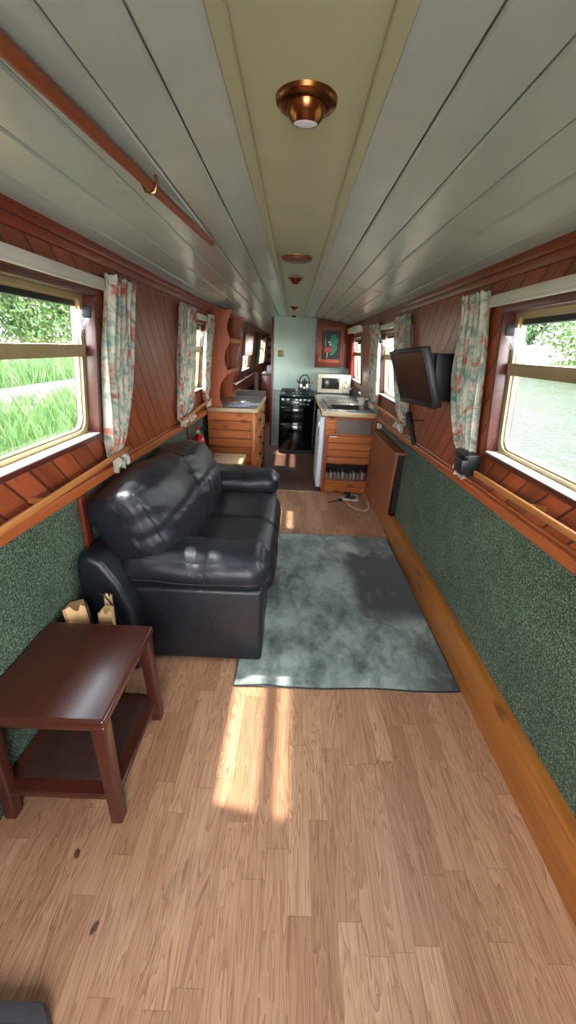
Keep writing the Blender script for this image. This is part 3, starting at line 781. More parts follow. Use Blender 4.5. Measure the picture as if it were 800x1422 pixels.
for (ya, yb, sd) in ((1.515, 2.165, 11), (2.155, 2.775, 17)):
    ym = (ya+yb)/2; h = (yb-ya)/2+.006
    Rm = Matrix.Rotation(math.radians(-17), 4, 'Y')
    def xb(p, ym=ym, Rm=Rm, h=h, sd=sd):
        q = Vector(p)
        tz = (q.z+.26)/.52
        q.x += .030*math.sin(tz*PI)*(1 if q.x > 0 else .3)     # belly
        q.z += .022*(1-(q.y/h)**2)*max(0, tz)                       # domed top
        if sd == 11 and q.y < 0: q.y -= .075*max(0, tz-.1)*(-q.y/h)
        if sd == 17 and q.y > 0: q.z -= .075*max(0, tz)*(q.y/h)**2; q.y -= .02*max(0, tz)*(q.y/h)
        q = Rm @ q
        return Vector((q.x-.688, q.y+ym, q.z+(.618 if sd == 11 else .592)))
    def wr(c, sd=sd):
        # pulled creases radiating from the lower corners and the middle seam
        if c[0] < .2: return 0
        y_, z_ = c[1], c[2]
        s1 = .008*math.exp(-((z_-.12)/.05)**2)
        cr = .0035*math.sin(24*y_+5*z_+4*math.sin(5*z_+sd))*math.exp(-((z_+.05)/.4)**2)*(1-y_*y_)+.006*math.sin(17*z_+8*y_+sd)*math.exp(-((abs(y_)-.85)/.25)**2)*.7
        return -s1+cr
    V_, F_, ev = soft((.125, h, .236), .058, 40, (.045, .018, .012), .008, 5., sd, xb, wr)
    c_ = MB().add(V_, F_).build('back_cushion', M['leather'], SX, smooth=180)
    mb = MB()
    for sg in (-1, 1): mb.tube([ev((.93, sg*.93, -1+2*i/24)) for i in range(25)], .0035, 6)
    mb.tube([ev((1., -.93+1.86*i/30, .12)) for i in range(31)], .003, 6)
    mb.tube([ev((1., .15, -1+1.1*i/20)) for i in range(21)], .0025, 6)
    mb.build('seam', M['thread'], c_, smooth=180)
for (x, y) in ((-.16, 1.53), (-.16, 2.87), (-.78, 1.53), (-.78, 2.87)):
    MB().lathe([(.022, 0), (.026, .01), (.028, .05)], (x, y, 0), 16).build('foot', M['black'], SX)
MB().box(-.30, -.27, 1.49, 1.50, .02, .05).build('care_tag', M['paper'], SX)

# ------------------------------------------------------------------ rug
mb = MB(); n = 40
P = [(-.215, 1.318), (.838, 1.338), (.836, 2.925), (-.20, 2.915)]
def rp(u, v, z):
    a = Vector(P[0]).lerp(Vector(P[1]), u); b = Vector(P[3]).lerp(Vector(P[2]), u); q = a.lerp(b, v)
    wv = .004*math.sin(u*13)*(1 if v < .03 else 0)
    lift = .006*math.exp(-((u-.13)/.05)**2)*math.exp(-(v/.03)**2)
    return (q.x, q.y+wv, z+lift+.0015*noise.noise(Vector((q.x*5, q.y*5, 0))))
vs = [rp(i/n, j/n, .011) for j in range(n+1) for i in range(n+1)]; fs = [(j*(n+1)+i, j*(n+1)+i+1, (j+1)*(n+1)+i+1, (j+1)*(n+1)+i) for j in range(n) for i in range(n)]
o_ = len(vs); rim = [(i, 0) for i in range(n)]+[(n, j) for j in range(n)]+[(n-i, n) for i in range(n)]+[(0, n-j) for j in range(n)]
low = [rp(i/n, j/n, -.0105)[:2]+(.0005,) for i, j in rim]
mb.use(M['rug']).add(vs+low, fs+[(rim[k][1]*(n+1)+rim[k][0], o_+k, o_+(k+1) % len(rim), rim[(k+1) % len(rim)][1]*(n+1)+rim[(k+1) % len(rim)][0]) for k in range(len(rim))])
r_ = tag(mb.build('rug', smooth=40), 'mottled grey green short pile rug on the oak floor beside the sofa', 'rug')
hm = MB().use(M['thread']).tube([rp(i/n, j/n, .008) for i, j in rim], .004, 6, True); ho = hm.build('binding', None, r_, smooth=180)
# ------------------------------------------------------------------ side table
T = thing('side_table', 'dark mahogany side table with lower shelf by the left wall', 'table', (-.69, .95, 0))
x0, x1, y0, y1, zt = -.885, -.492, .755, 1.168, .462
mb = MB(); mb.box(x0, x1, y0, y1, zt-.032, zt); mb.build('tabletop', M['table'], T, bevel=.010, seg=4)
def leg(cx, cy, bx, by):
    mb = MB(); w = .021
    zs = [0, .01, .11, .2, zt-.034]; W = [.018, .020, .020, .021, .023]
    rings = []
    for z, ww in zip(zs, W):
        q = z/(zt-.034); x = bx+(cx-bx)*min(1, q*1.1); y = by+(cy-by)*min(1, q*1.1)
        rings.append([(x-ww, y-ww, z), (x+ww, y-ww, z), (x+ww, y+ww, z), (x-ww, y+ww, z)])
    vs = sum(rings, []); fs = [(3, 2, 1, 0), tuple(range(len(vs)-4, len(vs)))]
    for i in range(len(rings)-1):
        for k in range(4): fs.append((i*4+k, i*4+(k+1) % 4, (i+1)*4+(k+1) % 4, (i+1)*4+k))
    mb.add(vs, fs).build('leg', M['tablez'], T, bevel=.007, seg=3)
leg(x1-.028, y0+.028, x1-.020, y0+.010); leg(x1-.028, y1-.028, x1-.016, y1-.024); leg(x0+.028, y0+.028, x0+.026, y0+.010); leg(x0+.028, y1-.028, x0+.026, y1-.024)
for ya_ in (y0+.016, y1-.034): MB().box(x0+.04, x1-.04, ya_, ya_+.018, zt-.062, zt-.03).build('apron', M['tablex'], T, bevel=.003)
for xa_ in (x0+.018, x1-.034): MB().box(xa_, xa_+.016, y0+.04, y1-.04, zt-.055, zt-.03).build('apron', M['table'], T, bevel=.003)
mb = MB(); mb.box(x0+.01, x1-.004, y0+.0, y1-.02, .108, .132); sh = mb.build('shelf', M['table'], T, bevel=.006, seg=3)
MB().box(x0+.05, x1-.045, y0+.045, y1-.06, .1325, .1345).build('inset', M['tleather'], sh, bevel=.001)

# ------------------------------------------------------------------ log bucket and split logs
B = (-.765, 1.262)
t = thing('log_bucket', 'black metal bucket of firewood between the side table and the sofa', 'bucket', (*B, 0))
prof = [(.068, 0), (.075, .02), (.085, .20), (.088, .33), (.090, .33), (.087, .2), (.072, .025), (.001, .02)]
MB().lathe(prof, (*B, 0), 32, capb=False).build('body', M['blackm'], t, smooth=60)
mb = MB(); mb.tube([(B[0]+.092*math.cos(a), B[1]+.02, .32+.20*math.sin(a)) for a in [PI*i/20 for i in range(21)]], .003, 8); mb.build('handle', M['blackm'], t, smooth=180)
def log(cx, cy, w, d, h, z0, rot, lean, label, sd, bark=True):
    rnd = random.Random(sd); mb = MB(); R = Matrix.Translation((cx, cy, z0)) @ Matrix.Rotation(rot, 4, 'Z') @ Matrix.Rotation(lean, 4, 'Y')
    root = None
    for part in range(2 if bark else 1):
        mb = MB(); n = 9
        if part == 0: poly = [(-w/2, -d/2)]+[(-w/2+w*i/6, -d/2+rnd.uniform(-.004, .004)) for i in range(1, 6)]+[(w/2, -d/2), (w*.38, d*.2), (w*.1, d/2), (-w*.3, d*.35)]
        else: poly = [(w/2+.001, -d/2), (w/2+.008, -d*.3), (w*.40+.006, d*.22), (w*.12, d/2+.008), (-w*.3, d*.37+.006), (-w*.3, d*.35), (w*.1, d/2), (w*.38, d*.2)]
        m_ = len(poly); vs = []; L = 6
        for j in range(L+1):
            for (a, b) in poly:
                q = j/L; tw = 1-.12*q+.05*noise.noise(Vector((a*20, b*20, q*3+sd)))
                vs.append(R @ Vector((a*tw, b*tw, h*q+(rnd.uniform(-.012, .022) if j == L and part == 0 else 0))))
        fs = [tuple(range(m_))[::-1], tuple(L*m_+k for k in range(m_))]+[(j*m_+k, j*m_+(k+1) % m_, (j+1)*m_+(k+1) % m_, (j+1)*m_+k) for j in range(L) for k in range(m_)]
        mb.add(vs, fs)
        if part == 0:
            root = mb.build('firewood_log', M['split'], smooth=25); tag(root, label, 'firewood', 'split logs in the bucket')
        else: mb.build('bark', M['bark'], root, smooth=40)
log(B[0]-.028, B[1]-.005, .092, .066, .435, .045, .30, -.08, 'thick split log leaning towards the wall in the black bucket', 1)
log(B[0]+.005, B[1]-.035, .028, .028, .36, .045, .6, -.05, 'thin split stick in the middle of the bucket front', 2, False)
log(B[0]+.040, B[1]-.020, .068, .045, .425, .045, -.15, .07, 'pale pointed split log nearest the sofa in the bucket', 3, False)
log(B[0]+.025, B[1]+.040, .035, .03, .44, .045, .9, .03, 'short split log at the back of the bucket', 4)
# ------------------------------------------------------------------ charcoal tray
t = thing('storage_tray', 'charcoal tray with raised rim cut off at the bottom left corner', 'tray', (-.75, .2, 0))
def rrect(x0, x1, y0, y1, c):
    return [(x0+c, y0), (x1-c, y0), (x1, y0+c), (x1, y1-c), (x1-c, y1), (x0+c, y1), (x0, y1-c), (x0, y0+c)]
mb = MB(); A = rrect(-.88, -.482, -.1, .366, .028); Bq = rrect(-.885+.045, -.482-.045, -.1+.045, .366-.036, .012); n = 8
vs = [(a, b, 0) for a, b in A]+[(a*.99-.006, b*.99, .055) for a, b in A]+[(a, b, .055) for a, b in Bq]+[(a, b, .02) for a, b in Bq]
fs = [(i, (i+1) % n, n+(i+1) % n, n+i) for i in range(n)]+[(n+i, n+(i+1) % n, 2*n+(i+1) % n, 2*n+i) for i in range(n)]+[(2*n+i, 2*n+(i+1) % n, 3*n+(i+1) % n, 3*n+i) for i in range(n)]+[tuple(3*n+i for i in range(n)), tuple(range(n))[::-1]]
mb.add(vs, fs).build('rim', M['tray'], t, bevel=.004)
MB().box(-.83, -.56, -.04, .315, .0205, .024).build('liner', M['black'], t)
# ------------------------------------------------------------------ pine cabinet on the left, with worktop and shelf unit
def knob(mb, c, ax, r=.014):
    R = {'x': Matrix.Rotation(PI/2, 3, 'Y'), '-x': Matrix.Rotation(-PI/2, 3, 'Y'), '-y': Matrix.Rotation(PI/2, 3, 'X')}[ax]
    mb.lathe([(r*.5, 0), (r*.45, .01), (r, .016), (r*.9, .026), (r*.3, .03)], c, 16, R); return mb
t = thing('pine_cabinet', 'knotty pine galley cabinet on the left with drawers facing the aisle', 'cabinet', (-.62, 4.4, 0))
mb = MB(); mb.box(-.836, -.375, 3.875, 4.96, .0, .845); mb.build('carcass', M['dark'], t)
mb = MB()
for i in range(9):
    z0 = .06+i*.0872; mb.box(-.836, -.402, 3.862, 3.876, z0+.0028, z0+.0848)
mb.box(-.836, -.402, 3.868, 3.88, 0, .06)
mb.build('end_panel', M['pinex'], t, bevel=.0022, seg=1, smooth=15)
MB().box(-.403, -.362, 3.858, 3.90, 0, .845).build('corner_post', M['pine'], t, bevel=.004)
for i in range(4):
    for j, (ya, yb) in enumerate(((3.93, 4.42), (4.44, 4.93))):
        z0 = .09+i*.185
        d = MB().box(-.376, -.356, ya, yb, z0, z0+.17).build('drawer', M['pine'], t, bevel=.006)
        knob(MB(), (-.356, (ya+yb)/2, z0+.085), 'x', .016).build('knob', M['black'], d)
t = thing('worktop', 'grey tiled worktop with pale edging on the left pine cabinet', 'worktop', (-.62, 4.4, .845))
MB().box(-.836, -.362, 3.868, 4.97, .846, .878).build('slab', M['worktop'], t, bevel=.001)
mb = MB(); mb.box(-.836, -.345, 3.842, 3.868, .846, .882); mb.box(-.362, -.338, 3.868, 4.98, .846, .882); mb.build('edging', M['tedge'], t, bevel=.004)
mb = MB(); mb.box(-.72, -.345, 4.984, 5.004, .0, .945); tag(mb.build('splash_panel', M['hard'], bevel=.003), 'low grey upstand at the back end of the left worktop', 'panel')

t = thing('wall_shelf', 'tall varnished pine shelf unit with scalloped sides standing on the left worktop', 'shelf', (-.75, 4.35, .882))
def prof(zs):
    out = []
    key = [(.882, .175), (.90, .165), (.96, .125), (1.05, .11), (1.12, .135), (1.19, .205), (1.215, .21), (1.24, .195), (1.30, .155), (1.36, .145), (1.42, .165), (1.47, .205), (1.495, .205), (1.52, .19), (1.58, .15), (1.64, .15), (1.70, .18), (1.742, .19)]
    return key
for y in (3.878, 4.74):
    key = prof(0)
    mb = MB(); poly = []
    for z, d in key: poly.append((wx(z)-.01-(.045+d*.70), z))
    poly += [(wx(1.745)-.004, 1.742), (wx(.885)-.004, .882)]
    mb.prism(poly, (y, y+.022), lambda a, b, d: (-a, d, b)); mb.build('side_panel', M['pinez'], t, bevel=.003)
for z in (1.20, 1.48):
    mb = MB(); mb.box(-(wx(z)-.012), -(wx(z)-.195), 3.901, 4.739, z-.009, z+.009); mb.build('shelf_board', M['pine'], t, bevel=.003)
    mb = MB(); mb.box(-(wx(z)-.182), -(wx(z)-.194), 3.901, 4.739, z+.0095, z+.028); mb.build('lip', M['rodw'], t, bevel=.002)
for y in (4.18, 4.46):
    mb = MB(); mb.tube([(-.685, y, 1.209), (-.675, y, 1.471)], .007, 10); mb.build('spindle', M['pinez'], t)
mb = MB(); mb.box(-.76, -.62, 3.901, 4.739, 1.722, 1.738); mb.build('top_board', M['pine'], t, bevel=.003)
MB().hexa([tuple(WP(-1, y, z, o)) for z in (.885, 1.74) for (y, o) in ((3.901, .003), (4.739, .003), (4.739, .010), (3.901, .010))]).build('back_panel', M['mahogz'], t)

# papers on the left worktop
for i, (x, y, w, d, a, mt, lb) in enumerate(((-.60, 4.16, .15, .21, .5, 'paper', 'white letter sheet lying furthest left in the pile on the left worktop'), (-.52, 4.10, .21, .15, -.3, 'paperb', 'bluish printed leaflet in the middle of the left worktop pile'), (-.45, 4.18, .20, .14, .15, 'paper', 'white folded paper nearest the aisle on the left worktop'), (-.56, 3.97, .19, .12, .1, 'paperb', 'small printed card at the front edge of the left worktop'))):
    R = Matrix.Translation((x, y, .8795+i*.0035)) @ Matrix.Rotation(a, 4, 'Z'); mb = MB(); n = 6
    vs = [R @ Vector((w*(p/n-.5), d*(q/n-.5), .003*math.sin(p*1.1+i)*math.sin(q*.9)+.004)) for q in range(n+1) for p in range(n+1)]
    fs = [(q*(n+1)+p, q*(n+1)+p+1, (q+1)*(n+1)+p+1, (q+1)*(n+1)+p) for q in range(n) for p in range(n)]
    o = mb.add(vs, fs).build('paper_sheet', M[mt], smooth=60, solid=.0015, fix=False); tag(o, lb, 'paper', 'papers on the left worktop')

# fire extinguisher on the left wall
X, Y, zb_ = -.824, 3.41, .375
t = thing('fire_extinguisher', 'small red fire extinguisher between sofa and pine cabinet', 'fire extinguisher', (X, Y, zb_))
MB().lathe([(.045, zb_), (.054, zb_+.012), (.055, zb_+.27), (.050, zb_+.30), (.034, zb_+.325), (.018, zb_+.335), (.018, zb_+.35)], (X, Y, 0), 28).build('cylinder', M['red'], t, smooth=60)
def band(z0, z1, a0, a1, m, nm):
    mb = MB(); n = 16; vs = []
    for z in (z0, z1):
        for i in range(n+1):
            a = a0+(a1-a0)*i/n; vs.append((X+.0558*math.cos(a), Y+.0558*math.sin(a), z))
    mb.add(vs, [(i, i+1, n+2+i, n+1+i) for i in range(n)]).build(nm, M[m], t, smooth=180, solid=.0008, fix=False)
band(zb_+.06, zb_+.15, -2.4, .2, 'label', 'label_lower'); band(zb_+.18, zb_+.245, -2.2, .1, 'blue', 'label_upper')
mb = MB(); mb.box(X-.015, X+.015, Y-.015, Y+.015, zb_+.345, zb_+.375); mb.box(X-.01, X+.075, Y-.008, Y+.008, zb_+.372, zb_+.382); mb.box(X-.01, X+.065, Y-.007, Y+.007, zb_+.39, zb_+.398); mb.build('valve', M['blackm'], t, bevel=.003)
R = Matrix.Rotation(PI/2, 3, 'X'); MB().lathe([(.016, 0), (.016, .012)], (X, Y-.015, zb_+.36), 18, R).build('gauge', M['white'], t)
MB().box(X-.02, X+.02, Y-.018, Y-.010, zb_+.375, zb_+.41).build('pin_tag', M['red'], t, bevel=.003)
mb = MB(); mb.box(-.889, -.878, Y-.03, Y+.03, zb_-.02, zb_+.25); mb.box(-.879, X, Y-.03, Y+.03, zb_-.012, zb_-.001); mb.build('bracket', M['blackm'], t, bevel=.002)
# cream topped stool behind the sofa
t = thing('low_stool', 'cream topped low box stool in front of the pine cabinet', 'stool', (-.63, 3.5, 0))
MB().box(-.755, -.44, 3.40, 3.74, .425, .462).build('top', M['tedge'], t, bevel=.010, seg=3)
MB().box(-.74, -.455, 3.415, 3.725, .03, .426).build('body', M['pinex'], t, bevel=.004)
for x in (-.72, -.475):
    for y in (3.435, 3.705): MB().lathe([(.014, 0), (.018, .03)], (x, y, 0), 12).build('foot', M['black'], t)
# battens and sockets on the left wall
def socket(s, y, z, label, w=.14, h=.085):
    t = thing('wall_socket', label, 'socket', (s*.885, y, z))
    x = s*.89; mb = MB(); a, b = sorted((x, x-s*.010)); mb.box(a, b, y-w/2, y+w/2, z-h/2, z+h/2); mb.build('plate', M['socket'], t, bevel=.003)
    for dy in (-.03, .03): a, b = sorted((x-s*.010, x-s*.013)); MB().box(a, b, y+dy-.011, y+dy+.011, z-.012, z+.016).build('insert', M['brown'], t, bevel=.001)
    a, b = sorted((x, x-s*.006)); MB().box(a, b, y-w/2-.014, y+w/2+.014, z-h/2-.014, z+h/2+.014).build('back_box', M['mahog'], t, bevel=.002)
socket(-1, 1.66, .755, 'brass double socket on the green wall just above the sofa back')
for y, lb in ((1.515, 'short red wooden batten below the left rail beside the brass socket'), (3.28, 'short wooden batten below the left rail above the fire extinguisher')):
    o = MB().box(-.89, -.872, y-.02, y+.02, .56, railb(y)-.001).build('wall_batten', M['mahogz'], bevel=.003); tag(o, lb, 'batten')

# ------------------------------------------------------------------ right galley unit
t = thing('kitchen_unit', 'pine galley unit on the right with an open magazine niche', 'cabinet', (.62, 4.6, 0))
x0, x1, yf = .352, .872, 4.02
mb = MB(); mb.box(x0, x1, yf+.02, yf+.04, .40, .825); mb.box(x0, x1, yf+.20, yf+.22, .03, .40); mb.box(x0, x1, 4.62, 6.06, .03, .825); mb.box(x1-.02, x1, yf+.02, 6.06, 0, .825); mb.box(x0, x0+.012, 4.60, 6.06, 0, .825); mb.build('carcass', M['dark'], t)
for xa_ in (x0, x1-.035): MB().box(xa_, xa_+.035, yf, yf+.03, 0, .825).build('stile', M['pinez'], t, bevel=.003)
mb = MB()
for z0 in (.40, .475, .55): mb.box(x0+.036, x1-.036, yf+.003, yf+.022, z0+.003, z0+.072)
mb.build('front_boards', M['pinex'], t, bevel=.002, seg=1, smooth=15)
mb = MB()
for z0 in (.628, .692, .755): mb.box(x0+.002, x0+.095, yf-.004, yf+.02, z0, z0+.060)
mb.build('block_stack', M['pinex'], t, bevel=.002, seg=1, smooth=15)
mb = MB(); mb.box(x0+.115, x1-.045, yf+.012, yf+.02, .645, .795); mb.build('recess_panel', M['hard'], t)
mb = MB(); mb.box(x0+.096, x1-.036, yf+.002, yf+.022, .795, .825); mb.box(x0+.096, x1-.036, yf+.002, yf+.022, .623, .645); mb.box(x0+.096, x0+.115, yf+.002, yf+.022, .645, .795); mb.build('recess_frame', M['pinex'], t, bevel=.003)
poly = [(x0+.036+(x1-x0-.072)*i/12, .395) for i in range(13)]+[(x1-.036-(x1-x0-.072)*i/12, .335-.018*math.sin(PI*i/12)+.012*math.sin(PI*i/12)**4) for i in range(13)]
mb = MB(); mb.prism(poly, (yf-.012, yf+.012), lambda a, b, d: (a, d, b)); mb.build('curved_lip', M['pinex'], t, bevel=.002)
for za_ in (.385, .125): MB().box(x0+.036, x1-.036, yf, yf+.2, za_, za_+.014).build('niche_shelf', M['pinex'], t)
mb = MB(); mb.box(x0+.036, x1-.036, yf+.005, yf+.022, .0, .062); mb.box(x0+.036, x1-.036, yf+.003, yf+.024, .066, .128); mb.build('lower_boards', M['pinex'], t, bevel=.002, seg=1, smooth=15)
MB().box(x0+.045, x0+.125, yf-.002, yf+.003, .607, .618).build('name_strip', M['white'], t)
# things in the niche
random.seed(11)
xx = x0+.045
kinds = ['#8f8a84', '#5c5046', '#a79c8c', '#3f3a38', '#77706b', '#574538']
mats = [plain('spine %d' % i, h, .5, 0, .1) for i, h in enumerate(kinds)]
names = ['grey', 'brown', 'beige', 'black', 'dull silver', 'tan']
i = 0
while xx < x1-.06:
    w = random.uniform(.016, .026); hh = random.uniform(.055, .085); c = i % 6
    o = MB().box(xx, xx+w-.001, yf+.04, yf+.17, .141, .141+hh).build('disc_case', mats[c], bevel=.001)
    tag(o, ('slim %s case, %s from the left in the low pine niche' % (names[c], ['first', 'second', 'third', 'fourth', 'fifth', 'sixth', 'seventh', 'eighth', 'ninth', 'tenth', 'eleventh', 'twelfth', 'thirteenth', 'fourteenth', 'fifteenth', 'sixteenth', 'seventeenth', 'eighteenth', 'nineteenth', 'twentieth', 'twenty-first', 'twenty-second', 'twenty-third', 'twenty-fourth', 'twenty-fifth', 'twenty-sixth', 'twenty-seventh'][i])), 'disc case', 'cases in the pine niche')
    xx += w+.001; i += 1
# fridge door facing the aisle
t = thing('fridge', 'white undercounter fridge facing the aisle in the right galley unit', 'fridge', (.45, 4.31, 0))
MB().box(.345, .351, 4.045, 4.595, .03, .815).build('cabinet', M['white'], t, bevel=.002)
d = MB().box(.288, .342, 4.035, 4.595, .045, .812).build('door', M['fridge'], t, bevel=.014, seg=4)
MB().box(.278, .289, 4.06, 4.08, .60, .76).build('handle', M['steel'], d, bevel=.003)
MB().box(.343, .346, 4.05, 4.59, .05, .81).build('gasket', M['black'], t)
# worktop right
t = thing('worktop', 'grey galley worktop with sink and wooden front edge on the right', 'worktop', (.6, 4.8, .83))
mb = MB().use(M['worktop']); 
for (a, b, c, d) in ((.318, .860, 4.01, 4.16), (.318, .378, 4.16, 5.40), (.816, .860, 4.16, 5.40), (.318, .860, 5.40, 5.56), (.345, .860, 5.56, 6.096)): mb.box(a, b, c, d, .832, .868)
mb.build('slab', None, t, bevel=.0)
mb = MB(); mb.box(.300, .860, 3.985, 4.01, .826, .872); mb.box(.300, .318, 4.01, 5.56, .826, .872); mb.build('edging', M['tedge'], t, bevel=.005)
t = thing('sink', 'stainless sink with ribbed drainer in the right worktop', 'sink', (.6, 4.8, .86))
mb = MB()
X0, X1, Ya, Yb, Yc = .405, .795, 4.165, 4.62, 5.395
zt = .871
for (a, b, c, d) in ((X0-.02, X0+.03, Ya-.02, Yc), (X1-.03, X1+.015, Ya-.02, Yc), (X0+.03, X1-.03, Ya-.02, Ya+.03), (X0+.03, X1-.03, Yb-.03, Yb+.05), (X0+.03, X1-.03, Yc-.05, Yc)): mb.box(a, b, c, d, zt-.004, zt)
mb.build('rim', M['steel'], t, bevel=.001)
mb = MB(); a, b, c, d, z = X0+.03, X1-.03, Ya+.03, Yb-.03, .73
mb.add([(a, c, zt-.002), (b, c, zt-.002), (b, d, zt-.002), (a, d, zt-.002), (a+.02, c+.02, z), (b-.02, c+.02, z), (b-.02, d-.02, z), (a+.02, d-.02, z)], [(0, 1, 5, 4), (1, 2, 6, 5), (2, 3, 7, 6), (3, 0, 4, 7), (4, 5, 6, 7)]); mb.build('bowl', M['steel'], t, solid=.002, fix=False)
mb = MB(); mb.box(X0+.03, X1-.03, Yb+.05, Yc-.05, zt-.012, zt-.008)
for i in range(9): xx = X0+.05+i*.036; mb.box(xx, xx+.016, Yb+.07, Yc-.08, zt-.009, zt-.001)
mb.build('drainer', M['steel'], t, bevel=.003)
t = thing('tap', 'white topped chrome mixer tap beside the sink drainer', 'tap', (.80, 4.80, .871))
c = (.80, 4.80)
MB().lathe([(.026, .869), (.026, .875), (.018, .882), (.016, .98), (.02, .985), (.018, 1.0)], (*c, 0), 20).build('body', M['chrome'], t)
MB().tube([(c[0], c[1], .985), (c[0]-.02, c[1], 1.03), (c[0]-.07, c[1]-.01, 1.05), (c[0]-.12, c[1]-.02, 1.035), (c[0]-.135, c[1]-.022, 1.0)], [.011, .011, .010, .010, .011], 12).build('spout', M['chrome'], t, smooth=180)
for dy in (-.05, .05):
    MB().lathe([(.012, .869), (.012, .90), (.026, .905), (.028, .925), (.02, .935)], (c[0], c[1]+dy, 0), 16).build('tap_head', M['white'], t)
t = thing('mug', 'white mug standing by the tap on the right worktop', 'mug', (.775, 4.62, .871))
MB().lathe([(.03, .8715), (.038, .876), (.040, .955), (.037, .955), (.035, .88), (.001, .878)], (.80, 4.60, 0), 24, capb=False).build('cup', M['white'], t)
MB().tube([(.80, 4.56, .94), (.80, 4.535, .935), (.80, 4.53, .91), (.80, 4.545, .89), (.80, 4.562, .888)], .005, 8).build('handle', M['white'], t, smooth=180)
o = MB().add([(.60+.2*(p/8)+.02*math.sin(q), 4.03+.10*q/6, .871+.004+.004*math.sin(p*1.3)*math.cos(q*1.7)) for q in range(7) for p in range(9)], [(q*9+p, q*9+p+1, (q+1)*9+p+1, (q+1)*9+p) for q in range(6) for p in range(8)]).build('dishcloth', M['bluecloth'], smooth=180, solid=.005, fix=False); tag(o, 'folded blue cloth at the front of the right worktop', 'cloth')
t = thing('soap_bottle', 'small brown bottle lying low beside the tap on the right worktop', 'bottle', (.82, 4.45, .871))
MB().lathe([(.022, .8715), (.024, .89), (.024, .93), (.012, .945), (.012, .95)], (.825, 4.45, 0), 18).build('bottle', M['brown'], t)
MB().lathe([(.013, .9502), (.013, .968), (.004, .97)], (.825, 4.45, 0), 14).build('cap', M['white'], t)

# ------------------------------------------------------------------ cooker
t = thing('gas_cooker', 'dark green and black gas cooker against the sage bulkhead', 'cooker', (.06, 5.8, 0))
x0, x1, yf, yb_ = -.188, .302, 5.60, 6.08
MB().box(x0, x1, yf+.02, yb_, .06, .82).build('body', M['enamel'], t, bevel=.004)
MB().box(x0+.01, x1-.01, yf+.04, yb_, .0, .06).build('plinth', M['black'], t)
MB().box(x0-.004, x1+.004, yf, yb_, .82, .846).build('hob', M['enamel'], t, bevel=.008, seg=3)
poly = [(yf-.006, .706), (yf+.03, .706), (yf+.03, .819), (yf+.012, .819)]
mb = MB(); mb.prism(poly, (x0, x1), lambda a, b, d: (d, a, b)); cp = mb.build('control_panel', M['enamel'], t, bevel=.004)
for i, xk in enumerate((-.135, -.065, .045, .105, .165, .235)):
    R = Matrix.Rotation(PI/2-.14, 3, 'X'); mb = MB(); mb.lathe([(.021, 0), (.021, .006), (.014, .010), (.013, .024), (.010, .026)], (xk, yf+.002, .775), 18, R); mb.box(xk-.003, xk+.003, yf-.026, yf-.012, .762, .79); mb.build('knob', M['steel'], cp)
mb = MB()
for i in range(5): mb.box(-.02+i*.055, .012+i*.055, yf-.008, yf-.003, .722, .73)
mb.build('marking', M['label'], cp)
MB().box(.0, .03, yf-.004, yf+.002, .826, .84).build('badge', M['steel'], t)
dgr = MB().box(x0+.004, x1-.004, yf-.004, yf+.02, .47, .70).build('grill_door', M['ovendoor'], t, bevel=.006)
dov = MB().box(x0+.004, x1-.004, yf-.004, yf+.02, .07, .46).build('oven_door', M['ovendoor'], t, bevel=.006)
for z, d in ((.672, dgr), (.438, dov)):
    MB().tube([(x0+.03, yf-.004, z), (x0+.035, yf-.028, z), (.057, yf-.034, z-.004), (x1-.035, yf-.028, z), (x1-.03, yf-.004, z)], .009, 10).build('handle', M['enamel'], d, smooth=180)
for (bx, by, r) in ((-.07, 5.74, .045), (.18, 5.74, .055), (-.07, 5.96, .055), (.18, 5.96, .045)):
    MB().lathe([(r, .846), (r, .856), (r*.7, .858), (r*.7, .868), (r*.1, .872)], (bx, by, 0), 22).build('burner', M['blackm'], t)
for bx in (-.07, .18):
    mb = MB()
    for dx in (-.10, .10): mb.tube([(bx+dx, 5.65, .848), (bx+dx, 5.65, .885), (bx+dx, 6.05, .885), (bx+dx, 6.05, .848)], .004, 6)
    for y in (5.65, 5.74, 5.85, 5.96, 6.05): mb.tube([(bx-.10, y, .885), (bx+.10, y, .885)], .004, 6)
    mb.build('pan_support', M['blackm'], t)
# kettle
K = (.155, 5.82)
t = thing('kettle', 'stainless whistling kettle with black hoop handle on the cooker', 'kettle', (*K, .889))
z = .889
MB().lathe([(.075, z), (.088, z+.012), (.09, z+.045), (.082, z+.085), (.062, z+.115), (.04, z+.128), (.038, z+.130)], (*K, 0), 30).build('body', M['steel'], t, smooth=60)
MB().lathe([(.042, z+.130), (.038, z+.136), (.012, z+.142)], (*K, 0), 24).build('lid', M['steel'], t)
MB().lathe([(.006, z+.142), (.012, z+.150), (.011, z+.162), (.003, z+.166)], (*K, 0), 14).build('lid_knob', M['black'], t)
MB().tube([(K[0]+.07, K[1]-.01, z+.07), (K[0]+.10, K[1]-.012, z+.095), (K[0]+.118, K[1]-.014, z+.125)], [.02, .015, .010], 12).build('spout', M['steel'], t, smooth=180)
MB().tube([(K[0]-.075*math.cos(a)-.0, K[1], z+.10+.115*math.sin(a)) for a in [PI*i/16 for i in range(17)]], .008, 10).build('handle', M['black'], t, smooth=180)
MB().tube([(K[0]-.075, K[1], z+.10), (K[0]-.10, K[1], z+.12), (K[0]-.105, K[1], z+.15)], [.008, .008, .005], 8).build('handle_end', M['black'], t, smooth=180)
